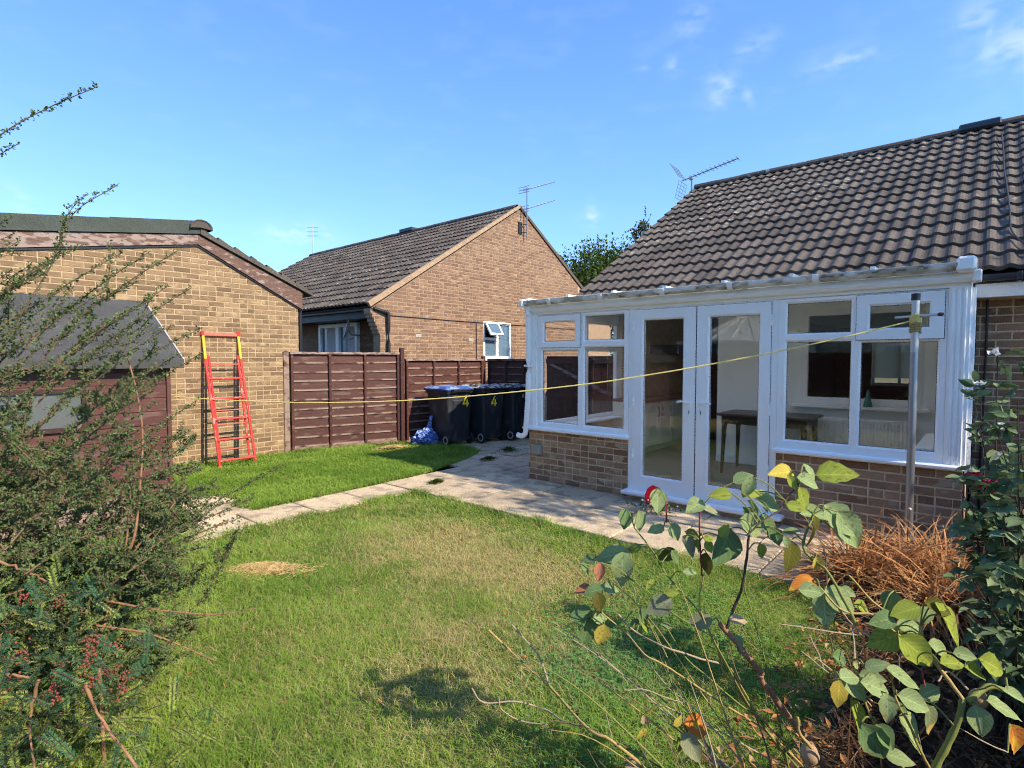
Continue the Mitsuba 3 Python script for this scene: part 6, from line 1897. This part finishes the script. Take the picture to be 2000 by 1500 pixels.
scene['undergrowth'] = mikit.ply(trimesh.Trimesh(np.vstack(V), F, process=False), 'dead_dark', uv=np.vstack(UV))
labels['undergrowth'] = {'label': 'tangle of brown dead stalks covering the flower bed', 'kind': 'stuff'}


# ---- dark rose at the right edge
def rose():
    rr = np.random.default_rng(44)
    t = thing('rose_bush', 'dark green rose bush with faded pink and white flowers at the right edge', 'shrub')
    base = np.array([4.56, -2.62, 0])
    leaves = []
    for tip in ROSETIPS:
        tip = np.array(tip)
        st = base + rr.normal(0, .06, 3) * [1, 1, 0]
        p = smooth_path([st, st + (tip - st) * .5 + rr.normal(0, .03, 3) + BA * .05, tip], 8)
        put('stem', tube(p, np.linspace(.006, .002, len(p)), 6), 'twig_dark', t, smooth=True)
        for k in range(9):
            f = rr.uniform(.45, 1.0) if k else 1.0
            c = p[int(f * (len(p) - 1))]
            d = unit(rr.normal(0, .8, 3) - BF * .35 + [0, 0, .12] - BA * .15)
            ax = rr.uniform(.06, .10)
            e = c + d * ax
            s = unit(np.cross(d, [0, 0, 1]))
            n = unit(np.cross(s, d) + rr.normal(0, .25, 3))
            for fr, sd in ((.45, 1), (.45, -1), (.8, 1), (.8, -1), (1.0, 0)):
                ld_ = unit(d * (.55 if sd else 1) + s * sd * .9 + [0, 0, -.12] + rr.normal(0, .15, 3))
                leaves.append((c + d * ax * fr, ld_, n, rr.uniform(.040, .070)))
    leaves.sort(key=lambda q: np.linalg.norm(q[0] - CAM))
    base_l = []
    for k in range(6):
        m, uv = broad_leaf(1.0, 0, 500 + k, .58, .3, .2, 6)
        uv[:, 0] = .1 + .15 * k
        base_l.append((mikit.ply(m, 'rose_leaf', smooth=True, uv=uv), m, uv))
    rest = []
    for i, (p, d, n, ln) in enumerate(leaves):
        n = unit(n - d * (n @ d))
        s = np.cross(n, d)
        M = frame(p, d * ln, s * ln, n * ln)
        b = base_l[rr.integers(6)]
        if i < 280:
            copy_of('leaf', b[0], t, M)
        else:
            rest.append((move(b[1], M), b[2]))
    put('far_leaves', cat([m for m, _ in rest]), 'rose_leaf', t, smooth=True, uv=np.vstack([u for _, u in rest]), kind='stuff')

    def flower(c, mat, n, s, seed):
        r2 = np.random.default_rng(seed)
        ms = []
        for k in range(n):
            m, _ = broad_leaf(s * r2.uniform(.7, 1.2), 0, seed + k, .8, .5, .3, 5)
            d = unit(r2.normal(0, 1, 3) + [0, 0, .4] - BF * .4)
            nn = unit(np.cross(d, r2.normal(0, 1, 3)))
            m.apply_transform(frame(np.array(c), d, np.cross(nn, d), nn))
            ms.append(m)
        put('flower', cat(ms), mat, t, smooth=True)

    flower((4.427, -2.605, 1.066), 'petal_pink', 26, .040, 3)
    flower((4.475, -2.60, 1.045), 'petal_pink', 12, .034, 6)
    for c in ((4.404, -2.625, 1.099), (4.43, -2.603, 1.454), (4.472, -2.566, 1.572), (4.46, -2.575, 1.575), (4.494, -2.547, 1.281), (4.488, -2.552, 1.165)):
        flower(c, 'petal_white', 5, .024, int(c[2] * 1000))


rose()

# ---- low red flowering plant by the door step
rp = thing('red_flowering_plant', 'small plant with a round red leaf and pale flowers by the door step', 'plant')
rr = np.random.default_rng(12)
c = np.array([1.98, -.42, .0])
n = 160
p = c + rr.normal(0, 1, (n, 3)) * [.13, .06, .0] + np.stack([rr.random(n) * 0, rr.random(n) * 0, .02 + rr.random(n) * .09], 1)
m, uv = rhombs(p, unit(rr.normal(0, 1, (n, 3)) + [0, 0, .7]), unit(rr.normal(0, .6, (n, 3)) + [0, 0, 1]), .035, .020, rr.random(n))
put('foliage', m, 'tree_leaf', rp, uv=uv, kind='stuff')
m, _ = broad_leaf(.23, 0, 3, .9, .25, .15)
m.apply_transform(frame(c + [-.12, -.02, .17], unit([1, .15, .12]), unit(np.cross([0, -.8, .6], [1, .15, .12])), unit([0, -.8, .6])))
put('red_leaf', m, 'petal_red', rp, smooth=True)
ms = []
for k in range(26):
    s = trimesh.creation.icosphere(1, rr.uniform(.006, .013))
    s.apply_translation(c + [rr.normal(.05, .11), rr.normal(-.03, .05), rr.uniform(.05, .15)])
    ms.append(s)
put('flowers', cat(ms), 'petal_white', rp, smooth=True, kind='stuff')

# ---- dry litter on the flower bed
rr = np.random.default_rng(66)
lit = []
for k in range(420):
    x, y = rr.uniform(3.75, 5.0), rr.uniform(-4.4, -.3)
    th, L = rr.uniform(0, 6.28), rr.uniform(.06, .28)
    z = rr.uniform(.0, .05)
    lit.append(tube([(x, y, z), (x + math.cos(th) * L / 2, y + math.sin(th) * L / 2, z + rr.uniform(0, .05)), (x + math.cos(th) * L, y + math.sin(th) * L, z + rr.uniform(0, .09))], [.0022, .002, .0012], 4, False))
scene['bed_litter'] = mikit.ply(cat(lit), 'twig_brown')
labels['bed_litter'] = {'label': 'dry twigs and stalks lying on the flower bed', 'kind': 'stuff'}
n = 2600
p = np.stack([rr.uniform(3.7, 5.0, n), rr.uniform(-4.4, -.3, n), rr.uniform(.0, .04, n)], 1)
m, uv = rhombs(p, unit(rr.normal(0, 1, (n, 3)) * [1, 1, .3]), unit(rr.normal(0, .4, (n, 3)) + [0, 0, 1]), rr.uniform(.03, .07, n), rr.uniform(.015, .035, n), rr.random(n))
scene['dead_leaves'] = mikit.ply(m, 'dead_blade', uv=uv)
labels['dead_leaves'] = {'label': 'brown dead leaves scattered over the flower bed', 'kind': 'stuff'}
